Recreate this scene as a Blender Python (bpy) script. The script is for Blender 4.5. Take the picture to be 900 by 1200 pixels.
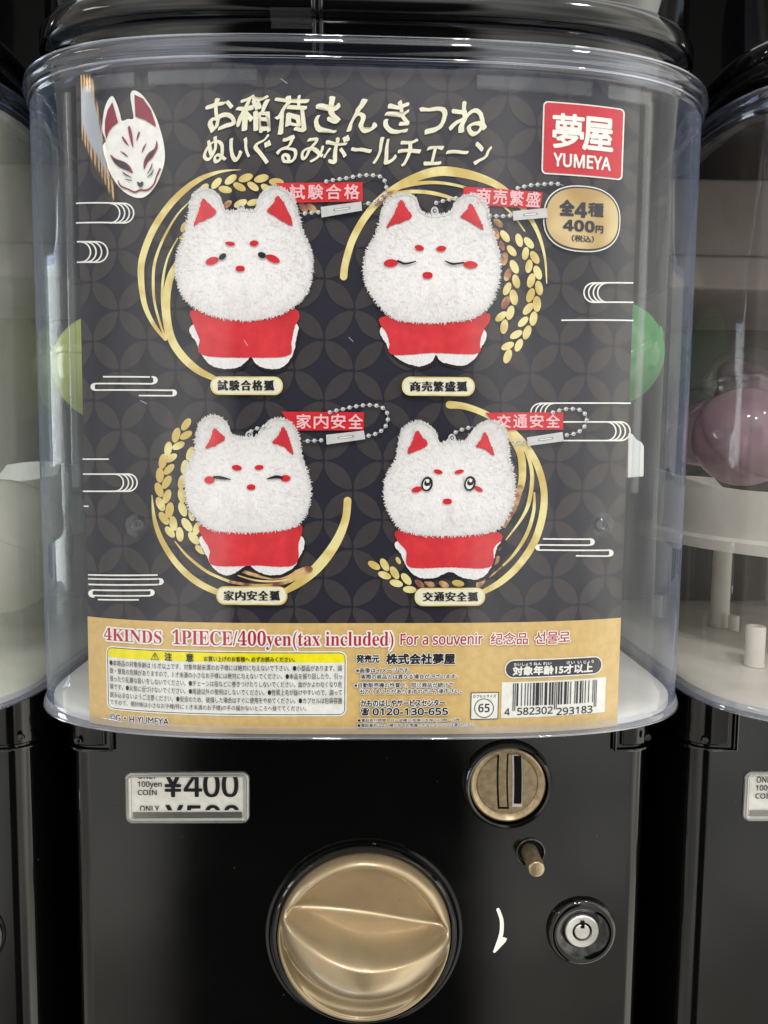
import bpy, bmesh, math, random
from mathutils import Vector, Matrix, noise, geometry
SC = bpy.context.scene
for o in list(bpy.data.objects): bpy.data.objects.remove(o)
COL = SC.collection
R = math.radians
rnd = random.Random(7)

# ------------------------------------------------------------------ camera
YAW, PITCH, ROLL = R(1.65), R(-4.7), R(0.62)
FPX, CAM_D = 866.7, 0.36
fw = Vector((math.sin(YAW)*math.cos(PITCH), math.cos(YAW)*math.cos(PITCH), math.sin(PITCH)))
rt = fw.cross(Vector((0, 0, 1))).normalized()
up = rt.cross(fw)
rt, up = rt*math.cos(ROLL)+up*math.sin(ROLL), -rt*math.sin(ROLL)+up*math.cos(ROLL)
CAM = Vector((0, -CAM_D, 0))
cd = bpy.data.cameras.new('camera'); cam = bpy.data.objects.new('camera', cd); COL.objects.link(cam)
cd.sensor_fit = 'VERTICAL'; cd.sensor_height = 36; cd.lens = 36*FPX/1200
cd.clip_start = .01; cd.clip_end = 50
m = Matrix((rt, up, -fw)).transposed().to_4x4(); m.translation = CAM
cam.matrix_world = m
SC.camera = cam
SC.view_settings.view_transform = 'Standard'; SC.view_settings.look = 'None'
SC.view_settings.exposure = 0; SC.view_settings.gamma = 1
SC.cycles.transparent_max_bounces = 24; SC.cycles.max_bounces = 10
SC.cycles.caustics_reflective = False; SC.cycles.caustics_refractive = False

# ------------------------------------------------------------------ node helpers
class NT:
    def __init__(s, nt): s.nt = nt; s.n = nt.nodes; s.l = nt.links
    def node(s, t, **kw):
        n = s.n.new(t)
        for k, v in kw.items():
            if k.startswith('i_'): s.set(n.inputs[k[2:].replace('_', ' ')], v)
            else: setattr(n, k, v)
        return n
    def set(s, inp, v):
        if hasattr(v, 'links') or isinstance(v, bpy.types.NodeSocket): s.l.new(v, inp)
        else: inp.default_value = v
    def m(s, op, a, b=0.0, c=0.0, clamp=False):
        n = s.n.new('ShaderNodeMath'); n.operation = op; n.use_clamp = clamp
        for i, v in enumerate((a, b, c)): s.set(n.inputs[i], v)
        return n.outputs[0]
    def ss(s, x, a, b):
        n = s.n.new('ShaderNodeMapRange'); n.interpolation_type = 'SMOOTHSTEP'
        s.set(n.inputs[0], x); n.inputs[1].default_value = a; n.inputs[2].default_value = b
        return n.outputs[0]
    def mix(s, f, a, b):
        n = s.n.new('ShaderNodeMix'); n.data_type = 'RGBA'
        s.set(n.inputs[0], f); s.set(n.inputs[6], a); s.set(n.inputs[7], b)
        return n.outputs[2]

def lin(c):
    def f(v):
        v /= 255
        return v/12.92 if v <= .04045 else ((v+.055)/1.055)**2.4
    return (f(c[0]), f(c[1]), f(c[2]), 1)

# ------------------------------------------------------------------ world: the shop hall behind the photographer
w = bpy.data.worlds.new('World'); SC.world = w; w.use_nodes = True
W = NT(w.node_tree); W.n.clear()
tc = W.node('ShaderNodeTexCoord'); sp = W.node('ShaderNodeSeparateXYZ')
W.l.new(tc.outputs['Generated'], sp.inputs[0])
dx, dy, dz = sp.outputs
az = W.m('ARCTAN2', dx, W.m('MULTIPLY', dy, -1))
el = W.m('ARCSINE', dz)
hall = W.mix(W.ss(el, -.5, .05), (.62, .59, .53, 1), (.88, .87, .82, 1))
hall = W.mix(W.ss(el, .35, .8), hall, (1.0, 1.0, .98, 1))
band = lambda x, a, b, c, d: W.m('MULTIPLY', W.ss(x, a, b), W.m('SUBTRACT', 1, W.ss(x, c, d)))
hall = W.mix(band(az, .6, 1.0, 1.5, 1.9), hall, (1.5, 1.46, 1.3, 1))
hall = W.mix(band(az, -1.6, -1.45, -.95, -.7), hall, (.55, .53, .48, 1))
hall = W.mix(band(az, -2.7, -2.3, -1.75, -1.55), hall, (1.7, 1.95, 2.15, 1))
hall = W.mix(W.m('MULTIPLY', band(az, 1.8, 2.0, 2.6, 2.9), .8), hall, (.55, .58, .75, 1))
nz = W.node('ShaderNodeTexNoise'); nz.inputs['Scale'].default_value = 3.2; nz.inputs['Detail'].default_value = 3
W.l.new(tc.outputs['Generated'], nz.inputs['Vector'])
nv = W.m('ADD', .72, W.m('MULTIPLY', W.ss(nz.outputs[0], .35, .65), .5))
# aisle shelving: broad upright bands
bands = W.m('ADD', .9, W.m('MULTIPLY', W.m('SINE', W.m('MULTIPLY', az, 9.0)), .12))
lev = W.m('MULTIPLY', nv, bands)
aw = W.m('ABSOLUTE', W.m('ADD', az, .05))
body = W.m('SUBTRACT', 1, W.ss(aw, .20, .30))
head = W.m('SUBTRACT', 1, W.ss(el, .25, .5))
dark = W.m('MULTIPLY', body, head)
lev = W.m('MULTIPLY', lev, W.m('SUBTRACT', 1, W.m('MULTIPLY', dark, .985)))
# a sunlit shop window with slatted blinds, far to the left behind the photographer
top_ = W.m('MINIMUM', W.m('SUBTRACT', .424, el), W.m('SUBTRACT', W.m('SUBTRACT', .424, W.m('MULTIPLY', W.m('ADD', az, 1.0), .66)), el))
bot_ = W.m('SUBTRACT', el, W.m('SUBTRACT', .352, W.m('MULTIPLY', W.m('ADD', az, 1.1), .22)))
inner_ = W.m('MINIMUM', top_, bot_)
win = W.m('MULTIPLY', band(az, -1.115, -1.105, -.83, -.82), W.ss(inner_, 0, .006))
edge = W.m('SUBTRACT', 1, W.ss(inner_, .012, .022))
slat = W.m('GREATER_THAN', W.m('SINE', W.m('MULTIPLY', az, 215)), .1)
hall = W.mix(win, hall, W.mix(edge, (8, 8.4, 8.8, 1), W.mix(slat, (1.6, 1.3, .9, 1), (12, 7.4, 3.0, 1))))
bg = W.node('ShaderNodeBackground'); W.l.new(hall, bg.inputs[0]); W.l.new(W.m('MULTIPLY', lev, 1.52), bg.inputs[1])
out = W.node('ShaderNodeOutputWorld'); W.l.new(bg.outputs[0], out.inputs[0])

def area(name, loc, target, sx, sy, power, col=(1, 1, 1)):
    l = bpy.data.lights.new(name, 'AREA'); l.shape = 'RECTANGLE'; l.size = sx; l.size_y = sy
    l.energy = power; l.color = col
    o = bpy.data.objects.new(name, l); COL.objects.link(o); o.location = loc
    o.rotation_euler = (Vector(target)-Vector(loc)).to_track_quat('-Z', 'Y').to_euler()
    return o
area('ceiling_lamp', (-.12, -1.05, 1.35), (0, 0, 0), .10, .05, 7, (1, .97, .92))
area('ceiling_lamp', (.28, -1.3, 1.25), (0, 0, 0), .06, .06, 6, (1, .95, .88))
area('ceiling_lamp', (.95, -1.0, 1.6), (0, 0, 0), .12, .06, 5, (1, .95, .88))
area('window_light', (-1.9, .16, .35), (-.1, .1, 0), .5, 2.2, 42, (.93, .97, 1))

# ------------------------------------------------------------------ materials
def pbr(name, col, rough=.5, metal=0, spec=.5, coat=0, coat_r=.05):
    mt = bpy.data.materials.new(name); mt.use_nodes = True
    b = mt.node_tree.nodes['Principled BSDF']
    b.inputs['Base Color'].default_value = col if len(col) == 4 else (*col, 1)
    b.inputs['Roughness'].default_value = rough; b.inputs['Metallic'].default_value = metal
    b.inputs['Specular IOR Level'].default_value = spec
    b.inputs['Coat Weight'].default_value = coat; b.inputs['Coat Roughness'].default_value = coat_r
    return mt
def mottle(mt, scale, lo, hi, detail=4, stretch=(1, 1, 1), ramp=(.3, .7), bump=0):
    """vary a material's own colour between two tones"""
    T = NT(mt.node_tree); b = T.n['Principled BSDF']
    t = T.node('ShaderNodeTexCoord'); mp = T.node('ShaderNodeMapping'); mp.inputs['Scale'].default_value = stretch
    T.l.new(t.outputs['Object'], mp.inputs[0])
    n = T.node('ShaderNodeTexNoise'); n.inputs['Scale'].default_value = scale; n.inputs['Detail'].default_value = detail
    T.l.new(mp.outputs[0], n.inputs['Vector'])
    T.l.new(T.mix(T.ss(n.outputs[0], *ramp), lo, hi), b.inputs['Base Color'])
    if bump:
        bp_ = T.node('ShaderNodeBump'); bp_.inputs['Strength'].default_value = bump; bp_.inputs['Distance'].default_value = .0005
        T.l.new(n.outputs[0], bp_.inputs['Height']); T.l.new(bp_.outputs[0], b.inputs['Normal'])
    return mt
def rough_noise(mt, scale, lo, hi):
    T = NT(mt.node_tree); b = T.n['Principled BSDF']
    t = T.node('ShaderNodeTexCoord')
    n = T.node('ShaderNodeTexNoise'); n.inputs['Scale'].default_value = scale; n.inputs['Detail'].default_value = 5
    T.l.new(t.outputs['Object'], n.inputs['Vector'])
    r = T.node('ShaderNodeMapRange'); T.l.new(n.outputs[0], r.inputs[0]); r.inputs[1].default_value = .3; r.inputs[2].default_value = .7
    r.inputs[3].default_value = lo; r.inputs[4].default_value = hi
    T.l.new(r.outputs[0], b.inputs['Roughness'])
    return mt
def clear(name, tint, f0=.05, rough=.03, haze=0.0, hazecol=(.8, .85, .9, 1), wob=0, hz=24):
    """thin clear plastic: see-through sheet with a Fresnel sheen"""
    mt = bpy.data.materials.new(name); mt.use_nodes = True
    T = NT(mt.node_tree); T.n.clear()
    lw = T.node('ShaderNodeLayerWeight'); lw.inputs[0].default_value = .5
    f = T.m('ADD', f0, T.m('MULTIPLY', T.m('POWER', lw.outputs['Facing'], 4.5), 1-f0), clamp=True)
    tr = T.node('ShaderNodeBsdfTransparent'); tr.inputs[0].default_value = tint
    gl = T.node('ShaderNodeBsdfGlossy'); gl.inputs['Roughness'].default_value = rough
    if wob:
        t = T.node('ShaderNodeTexCoord'); mp = T.node('ShaderNodeMapping'); mp.inputs['Scale'].default_value = (1, 1, .22)
        T.l.new(t.outputs['Object'], mp.inputs[0])
        n = T.node('ShaderNodeTexNoise'); n.inputs['Scale'].default_value = 26; n.inputs['Detail'].default_value = 2
        T.l.new(mp.outputs[0], n.inputs['Vector'])
        bp_ = T.node('ShaderNodeBump'); bp_.inputs['Strength'].default_value = wob; bp_.inputs['Distance'].default_value = .004
        T.l.new(n.outputs[0], bp_.inputs['Height']); T.l.new(bp_.outputs[0], gl.inputs['Normal'])
    base = tr.outputs[0]
    if haze:
        df = T.node('ShaderNodeBsdfDiffuse'); df.inputs[0].default_value = hazecol
        mh = T.node('ShaderNodeMixShader')
        T.l.new(T.m('ADD', haze, T.m('MULTIPLY', T.m('POWER', lw.outputs['Facing'], 3), haze*hz), clamp=True), mh.inputs[0])
        T.l.new(tr.outputs[0], mh.inputs[1]); T.l.new(df.outputs[0], mh.inputs[2]); base = mh.outputs[0]
    mx = T.node('ShaderNodeMixShader'); T.l.new(f, mx.inputs[0]); T.l.new(base, mx.inputs[1]); T.l.new(gl.outputs[0], mx.inputs[2])
    o = T.node('ShaderNodeOutputMaterial'); T.l.new(mx.outputs[0], o.inputs[0])
    return mt

M = {}
M['black'] = rough_noise(pbr('black_gloss_plastic', (.0022, .0022, .0023), .09, spec=.46), 20, .055, .135)
def dust(mt, scale, keep, size, col):
    T = NT(mt.node_tree); b = T.n['Principled BSDF']; t = T.node('ShaderNodeTexCoord')
    v = T.node('ShaderNodeTexVoronoi'); v.inputs['Scale'].default_value = scale; T.l.new(t.outputs['Object'], v.inputs['Vector'])
    sc_ = T.node('ShaderNodeSeparateColor'); T.l.new(v.outputs['Color'], sc_.inputs[0])
    f = T.m('MULTIPLY', T.m('LESS_THAN', v.outputs['Distance'], T.m('MULTIPLY', sc_.outputs[1], size)), T.m('GREATER_THAN', sc_.outputs[0], keep))
    T.l.new(T.mix(f, b.inputs['Base Color'].default_value[:], col), b.inputs['Base Color'])
dust(M['black'], 130, .82, .05, (.10, .10, .095, 1))
M['black2'] = rough_noise(pbr('black_moulded_plastic', (.002, .002, .0022), .06, spec=.6), 40, .04, .09)
M['groove'] = pbr('groove_black', (.003, .003, .003), .6, spec=.1)
M['gold'] = mottle(pbr('champagne_gold_paint', (.42, .31, .17), .34, metal=.6, coat=.5, coat_r=.10), 5000, (.385, .295, .175, 1), (.445, .345, .215, 1), 1)
rough_noise(M['gold'], 90, .27, .42)
M['brass'] = mottle(pbr('brushed_gold', (.45, .35, .22), .34, metal=.8), 300, (.34, .26, .16, 1), (.46, .365, .24, 1), 3)
M['steel'] = mottle(pbr('steel', (.6, .6, .6), .32, metal=.75), 200, (.66, .65, .62, 1), (.80, .79, .76, 1), 4)
M['hopper'] = clear('clear_hopper_plastic', (.935, .945, .962, 1), .058, .025, .003, (.52, .62, .92, 1), .10, hz=125)
M['rim'] = clear('clear_rim_plastic', (.72, .76, .88, 1), .12, .02, .006, (.35, .42, .62, 1))
M['foot'] = clear('clear_foot_plastic', (.72, .74, .82, 1), .10, .05, .12, (.60, .63, .72, 1), hz=5)
M['tab'] = clear('clear_tab_plastic', (.90, .92, .95, 1), .05, .06, .008, (.7, .75, .8, 1))
M['pane'] = clear('clear_pane', (.97, .97, .97, 1), .05, .02)
M['bezel'] = clear('clear_bezel', (.62, .62, .60, 1), .26, .10, .18, (.6, .6, .58, 1), hz=2)
M['white'] = mottle(pbr('white_plastic', (.75, .74, .70), .38), 30, (.70, .69, .64, 1), (.80, .79, .75, 1))
M['dark_inner'] = mottle(pbr('dark_inner_plastic', (.07, .07, .065), .35), 14, (.055, .056, .052, 1), (.085, .085, .08, 1))
M['inner'] = mottle(pbr('inner_plastic', (.40, .37, .33), .45), 14, (.22, .20, .18, 1), (.30, .275, .25, 1))
M['cap_white'] = clear('capsule_clear', (.86, .86, .88, 1), .08, .05, .10, (.75, .75, .78, 1), hz=1.5)
M['cap_pink'] = clear('capsule_pink', (.72, .55, .64, 1), .07, .06, .42, (.58, .42, .51, 1), hz=1.5)
M['cap_green'] = clear('capsule_green', (.30, .62, .34, 1), .06, .08, .55, (.12, .46, .15, 1), hz=1.5)
M['cap_lime'] = clear('capsule_lime', (.75, .80, .40, 1), .06, .08, .6, (.62, .70, .22, 1), hz=1.5)
M['cap_pale'] = clear('capsule_pale', (.85, .85, .82, 1), .06, .1, .6, (.72, .71, .66, 1), hz=.6)
M['hopper_milky'] = clear('milky_hopper_plastic', (.90, .92, .90, 1), .06, .05, .27, (.66, .69, .60, 1), .10, hz=1.5)  # milky reflection of the hall put into the colour as pale haze
M['hopper_warm'] = clear('warm_hopper_plastic', (.90, .89, .88, 1), .05, .04, .035, (.58, .50, .47, 1), .10, hz=3)
M['toy'] = mottle(pbr('toy_stuffing', (.55, .45, .5), .7), 60, (.30, .20, .26, 1), (.52, .40, .47, 1))
M['floor'] = mottle(pbr('floor_grey', (.25, .24, .22), .5), 6, (.2, .19, .18, 1), (.3, .29, .27, 1))
M['wall'] = mottle(pbr('wall_dark', (.004, .004, .004), .8, spec=.2), 6, (.003, .003, .003, 1), (.005, .005, .005, 1))
# printing inks
def ink(name, c, rough=.55):
    l = lin(c); return mottle(pbr('ink_'+name, l, rough, spec=.25), 260, tuple(v*.93 for v in l[:3])+(1,), tuple(min(1, v*1.05) for v in l[:3])+(1,), 3)
M['navy'] = ink('navy', (34, 33, 46)); M['petal'] = ink('petal', (60, 55, 57))
M['goldband'] = ink('goldband', (220, 186, 120)); M['straw'] = mottle(pbr('ink_straw', lin((228, 208, 128)), .45, spec=.3), 75, lin((212, 184, 104)), lin((240, 226, 160)), 2, ramp=(.36, .62)); M['copper'] = mottle(pbr('ink_copper', lin((176, 122, 92)), .45, spec=.3), 130, lin((140, 84, 70)), lin((224, 184, 128)), 2, ramp=(.4, .66))
M['cream'] = ink('cream', (240, 235, 208)); M['paper'] = ink('paper', (244, 243, 236)); M['ink'] = ink('black', (30, 30, 38))
M['red'] = ink('red', (214, 36, 46)); M['bibred'] = ink('bibred', (226, 58, 66)); M['maroon'] = ink('maroon', (140, 42, 62))
M['crimson'] = ink('crimson', (188, 36, 58)); M['yellow'] = ink('yellow', (250, 236, 20)); M['pinkwhite'] = ink('pinkwhite', (250, 190, 195))
M['grey'] = ink('grey', (150, 148, 150)); M['silver'] = ink('silver', (205, 205, 205)); M['slate'] = ink('slate', (52, 52, 62))
M['badgegold'] = mottle(pbr('ink_badgegold', lin((196, 164, 110)), .3, spec=.5), 42, lin((182, 146, 88)), lin((226, 202, 150)), 1)
M['shadowink'] = ink('shadowink', (30, 24, 32))
M['logo'] = ink('logored', (206, 40, 56))
def toned(mt):
    T = NT(mt.node_tree); b = T.n['Principled BSDF']; src = b.inputs['Base Color'].links[0].from_socket
    a = T.node('ShaderNodeAttribute'); a.attribute_name = 'printed_tone'
    x = T.node('ShaderNodeMix'); x.data_type = 'RGBA'; x.blend_type = 'MULTIPLY'; x.inputs[0].default_value = 1
    T.l.new(src, x.inputs[6]); T.l.new(a.outputs['Color'], x.inputs[7]); T.l.new(x.outputs[2], b.inputs['Base Color'])
    return mt
toned(M['bibred'])
fur = mottle(pbr('ink_fur', (.8, .8, .8), .6, spec=.2), 1000, lin((236, 232, 231)), lin((251, 249, 248)), 6, (1.5, 1, .7), (.3, .6))
M['fur'] = fur
# the printed plush photograph carries its own printed tone (vertex attribute), multiplied over the fur grain
toned(fur)

# ------------------------------------------------------------------ object helpers
def empty(name, loc, label, cat, group=None):
    o = bpy.data.objects.new(name, None); COL.objects.link(o); o.location = loc; o.empty_display_size = .02
    o['label'] = label; o['category'] = cat
    if group: o['group'] = group
    return o
def wloc(o):
    v = Vector((0, 0, 0))
    while o: v += o.location; o = o.parent
    return v
def obj(name, bm, mat, parent=None, smooth=False, bevel=0, angle=40):
    me = bpy.data.meshes.new(name)
    if parent:
        d = wloc(parent)
        for v in bm.verts: v.co -= d
    bm.to_mesh(me); bm.free()
    for mt in (mat if isinstance(mat, (list, tuple)) else [mat]): me.materials.append(mt)
    o = bpy.data.objects.new(name, me); COL.objects.link(o)
    if parent: o.parent = parent
    if smooth:
        for p in me.polygons: p.use_smooth = True
        me.set_sharp_from_angle(angle=R(angle))
    if bevel:
        md = o.modifiers.new('bevel', 'BEVEL'); md.width = bevel; md.segments = 3; md.limit_method = 'ANGLE'; md.angle_limit = R(35)
    return o
def add_box(bm, x0, x1, y0, y1, z0, z1):
    v = [bm.verts.new((x, y, z)) for z in (z0, z1) for y in (y0, y1) for x in (x0, x1)]
    for f in ((0, 2, 3, 1), (4, 5, 7, 6), (0, 1, 5, 4), (2, 6, 7, 3), (0, 4, 6, 2), (1, 3, 7, 5)):
        bm.faces.new([v[i] for i in f])
def loft(bm, loops, closed=True, cap0=False, cap1=False, mi=0):
    vs = [[bm.verts.new(p) for p in L] for L in loops]
    n = len(loops[0])
    for a, b in zip(vs, vs[1:]):
        for i in range(n if closed else n-1):
            j = (i+1) % n
            f = bm.faces.new((a[i], a[j], b[j], b[i])); f.material_index = mi
    if cap0: bm.faces.new(vs[0][::-1])
    if cap1: bm.faces.new(vs[-1])
    return vs
def revolve(bm, c, axis, prof, n=48, cap0=False, cap1=False, ell=(1, 1), shift=None):
    """prof = [(radius, height along axis)]"""
    a = Vector(axis).normalized()
    u = a.cross(Vector((0, 0, 1)))
    u = Vector((1, 0, 0)) if u.length < 1e-4 else u.normalized()
    v = a.cross(u); c = Vector(c)
    loops = [[c+a*h+u*(r*ell[0]*math.cos(t))+v*(r*ell[1]*math.sin(t)) for t in [2*math.pi*i/n for i in range(n)]] for r, h in prof]
    loft(bm, loops, True, cap0, cap1)
def normals(bm): bmesh.ops.recalc_face_normals(bm, faces=bm.faces)

# ------------------------------------------------------------------ hopper plan curve and pixel -> surface helpers
PA, PB, PN, PM_, PX = .1855, .10, 3.3, 3.2, .002
def hop(x, cx=PX):
    t = min(abs(x-cx)/PA, .9999)
    return PB*(1-(1-t**PN)**(1/PM_))
def ray(px, py): return rt*(px-450)+up*(600-py)+fw*FPX
def at(px, py, Y):
    d = ray(px, py); t = (Y-CAM.y)/d.y; return CAM+d*t
CARD_OFF = .0046
def card_y(x):
    """the card's front as a strip of 2 mm facets"""
    i = math.floor(x/.002); t = x/.002-i
    return (hop(i*.002)*(1-t)+hop((i+1)*.002)*t)+CARD_OFF
def uv(px, py):
    d = ray(px, py); t = (CARD_OFF-CAM.y)/d.y
    for i in range(50):
        p = CAM+d*t; t += (hop(p.x)+CARD_OFF-p.y)/d.y*.7
    p = CAM+d*t; return p.x, p.z
def plan(inset=0, cx=PX, back=.34, n=40):
    """closed plan loop of the machine front, offset inwards by inset"""
    pts = []
    for i in range(n+1):
        s = -1+2*i/n; th = (1-abs(s))*math.pi/2
        x = PA*(math.cos(th)**(2/PN)); y = PB*(1-(math.sin(th)**(2/PM_)))
        pts.append(Vector((cx+(x if s > 0 else -x), y, 0)))
    rb = .03
    for k in range(7):
        a = k/6*math.pi/2; pts.append(Vector((cx+PA-rb+rb*math.cos(a), back-rb+rb*math.sin(a), 0)))
    for k in range(7):
        a = math.pi/2+k/6*math.pi/2; pts.append(Vector((cx-PA+rb+rb*math.cos(a), back-rb+rb*math.sin(a), 0)))
    if inset:
        q = []; N = len(pts)
        for i in range(N):
            t = (pts[(i+1) % N]-pts[i-1]).normalized(); q.append(pts[i]+Vector((-t.y, t.x, 0))*inset)
        pts = q
    return pts
def ring(inset, z, cx=PX, back=.34): return [Vector((p.x, p.y, z)) for p in plan(inset, cx, back)]

# ------------------------------------------------------------------ printing: flat art in (X, z) laid on a surface
def cr(pts, n=6, closed=True):
    """Catmull-Rom through points"""
    out = []; N = len(pts)
    rng = range(N) if closed else range(N-1)
    for i in rng:
        g = lambda k: pts[k % N] if closed else pts[max(0, min(N-1, k))]
        p0, p1, p2, p3 = g(i-1), g(i), g(i+1), g(i+2)
        for k in range(n):
            t = k/n
            out.append(tuple(.5*((2*b)+(-a+c)*t+(2*a-5*b+4*c-d)*t*t+(-a+3*b-3*c+d)*t**3) for a, b, c, d in zip(p0, p1, p2, p3)))
    if not closed: out.append(tuple(pts[-1]))
    return out
class Art:
    def __init__(s, layer, conv=uv, tilt=.005, step=1): s.step = step; s.bm = bmesh.new(); s.k = 0; s.layer = layer; s.conv = conv; s.tilt = tilt
    def poly_uv(s, pts, mi=0):
        s.k += s.step
        if len(pts) <= 4:
            f = s.bm.faces.new([s.bm.verts.new((x, z, s.k)) for x, z in pts]); f.material_index = mi; return
        P, _, F, *_r = geometry.delaunay_2d_cdt([Vector((x*1000, z*1000)) for x, z in pts], [], [list(range(len(pts)))], 1, 1e-5)
        vs = [s.bm.verts.new((p.x/1000, p.y/1000, s.k)) for p in P]
        for t in F:
            f = s.bm.faces.new([vs[i] for i in t]); f.material_index = mi
    def poly(s, pts, mi=0): s.poly_uv([s.conv(*p) for p in pts], mi)
    def ell(s, cx, cy, rx, ry, ang=0, mi=0, n=28, e=2.0):
        a = R(ang); P = []
        for i in range(n):
            t = 2*math.pi*i/n
            c, q = math.cos(t), math.sin(t)
            x = rx*math.copysign(abs(c)**(2/e), c); y = ry*math.copysign(abs(q)**(2/e), q)
            P.append((cx+x*math.cos(a)-y*math.sin(a), cy+x*math.sin(a)+y*math.cos(a)))
        s.poly(P, mi)
    def stroke(s, path, mi=0, smooth=5, caps=True):
        """path of (x, y, width) in photo pixels"""
        P = cr(path, smooth, False) if smooth else path
        s.k += s.step; L = []
        for i, p in enumerate(P):
            q0 = P[max(0, i-1)]; q1 = P[min(len(P)-1, i+1)]
            t = Vector((q1[0]-q0[0], q1[1]-q0[1])); t = t.normalized() if t.length else Vector((1, 0))
            n = Vector((-t.y, t.x))*max(p[2], .3)/2
            a = s.conv(p[0]+n.x, p[1]+n.y); b = s.conv(p[0]-n.x, p[1]-n.y)
            L.append((s.bm.verts.new((*a, s.k)), s.bm.verts.new((*b, s.k))))
        for a, b in zip(L, L[1:]):
            f = s.bm.faces.new((a[0], b[0], b[1], a[1])); f.material_index = mi
        if caps:
            for p in (P[0], P[-1]):
                if p[2] > 2: s.ell(p[0], p[1], p[2]/2, p[2]/2, 0, mi, 14)
    def rrect_uv(s, x0, x1, z0, z1, r, mi=0, n=6, tilt=None):
        tl = s.tilt if tilt is None else tilt
        P = []
        for cx, cz, a0 in ((x1-r, z1-r, 0), (x0+r, z1-r, 90), (x0+r, z0+r, 180), (x1-r, z0+r, 270)):
            for k in range(n+1):
                a = R(a0+90*k/n); P.append((cx+r*math.cos(a), cz+r*math.sin(a)))
        s.poly_uv([(x, z+(x-x0)*tl) for x, z in P], mi)
    def rrect(s, tl, br, r, mi=0, grow=0):
        """rounded rectangle: left-top pixel, and (right pixel, bottom pixel at the left end)"""
        x0, z1 = s.conv(*tl); _, z0 = s.conv(tl[0], br[1]); x1, _ = s.conv(br[0], br[1])
        k = (x1-x0)/abs(br[0]-tl[0])
        g = grow*k
        s.k += 15
        s.rrect_uv(x0-g, x1+g, z0-g, z1+g, max(r*k+g, 1e-5), mi)
    def text(s, body, tl, br, mi=0, bold=0, outline=0, omi=0, ref=None, slant=0, wob=0, quad=None, res=3, sx=None, clipz=None, lining=1):
        """ink box fitted to left-top pixel / (right pixel, bottom pixel at the left end); or to a 4-corner pixel quad"""
        s.k += 4
        tm = glyphs(body, res)
        vs, fs = tm
        xs = [v[0] for v in vs]; ys = [v[1] for v in vs]
        a0, a1, b0, b1 = min(xs), max(xs), min(ys), max(ys)
        if ref:
            rv = glyphs(ref, res)[0]; b0 = min(v[1] for v in rv); b1 = max(v[1] for v in rv)
        if quad is None:
            x0, z1 = s.conv(*tl); _, z0 = s.conv(tl[0], br[1]); x1, _ = s.conv(*br)
            k = abs(x1-x0)/abs(br[0]-tl[0])
        def place(u, v):
            if quad:
                tl_, tr_, br_, bl_ = quad
                X = (tl_[0]*(1-u)+tr_[0]*u)*v+(bl_[0]*(1-u)+br_[0]*u)*(1-v)
                Y = (tl_[1]*(1-u)+tr_[1]*u)*v+(bl_[1]*(1-u)+br_[1]*u)*(1-v)
                return s.conv(X, Y)
            x = x0+(x1-x0)*u; z = z0+(z1-z0)*v
            return x, z+(x-x0)*s.tilt
        base = []
        for v in vs:
            u = (v[0]-a0)/(a1-a0); t = (v[1]-b0)/(b1-b0)
            x, z = place(u, t)
            if slant: x += (z-place(u, 0)[1])*slant
            if wob:
                q = noise.noise_vector(Vector((x*170, z*170, 3.1)))*wob
                x += q.x; z += q.y
            base.append((x, z))
        if quad: k = abs(s.conv(quad[1][0], quad[1][1])[0]-s.conv(quad[0][0], quad[0][1])[0])/abs(quad[1][0]-quad[0][0])
        def stamp(dx, dz, mi_):
            s.k += 1
            nv = [s.bm.verts.new((x+dx, z+dz, s.k)) for x, z in base]
            for f in fs:
                try:
                    g = s.bm.faces.new([nv[i] for i in f]); g.material_index = mi_
                except ValueError: pass
        if outline:
            for q in range(10):
                a = 2*math.pi*q/10; stamp(outline*k*math.cos(a), outline*k*math.sin(a), omi)
            s.k += 30
        if bold:
            if isinstance(bold, tuple) and bold[0] == 'nib':
                for q in (-1, -.6, -.3, .3, .6, 1): stamp(bold[1]*k*q, bold[2]*k*q, mi)
                bold = bold[3]
            bx, bz = (bold, bold) if not isinstance(bold, tuple) else bold
            for q in range(6):
                a = 2*math.pi*q/6+.3; stamp(bx*k*math.cos(a), bz*k*math.sin(a), mi)
        stamp(0, 0, mi)
    def build(s, name, mats, parent, surf=None, cut=.006, clip=None, tone=None, cutz=0, cutx=0):
        bm = s.bm
        if clip:
            for co, no in (((clip[0], 0, 0), (-1, 0, 0)), ((clip[1], 0, 0), (1, 0, 0)), ((0, clip[2], 0), (0, -1, 0)), ((0, clip[3], 0), (0, 1, 0))):
                bmesh.ops.bisect_plane(bm, geom=bm.verts[:]+bm.edges[:]+bm.faces[:], plane_co=co, plane_no=no, clear_outer=True)
        if surf is None:
            G = .002
            sp_ = lambda f: (min(v.co.x for v in f.verts), max(v.co.x for v in f.verts))
            cand = {}
            for f in bm.faces:
                lo, hi = sp_(f)
                if hi-lo > .0011 and math.floor(lo/G) != math.floor(hi/G): cand[f] = (lo, hi)
            if cand:
                i0 = math.floor(min(v[0] for v in cand.values())/G)+1; i1 = math.floor(max(v[1] for v in cand.values())/G)
                for i in range(i0, i1+1):
                    x = i*G
                    fs = [f for f, (lo, hi) in cand.items() if lo < x-1e-6 and hi > x+1e-6]
                    if not fs: continue
                    for f in fs: cand.pop(f)
                    g = set(fs)
                    for f in fs: g.update(f.edges); g.update(f.verts)
                    rr_ = bmesh.ops.bisect_plane(bm, geom=list(g), plane_co=(x, 0, 0), plane_no=(1, 0, 0))
                    for f in rr_['geom']:
                        if isinstance(f, bmesh.types.BMFace) and f.is_valid:
                            lo, hi = sp_(f)
                            if hi > x+G: cand[f] = (lo, hi)
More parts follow.
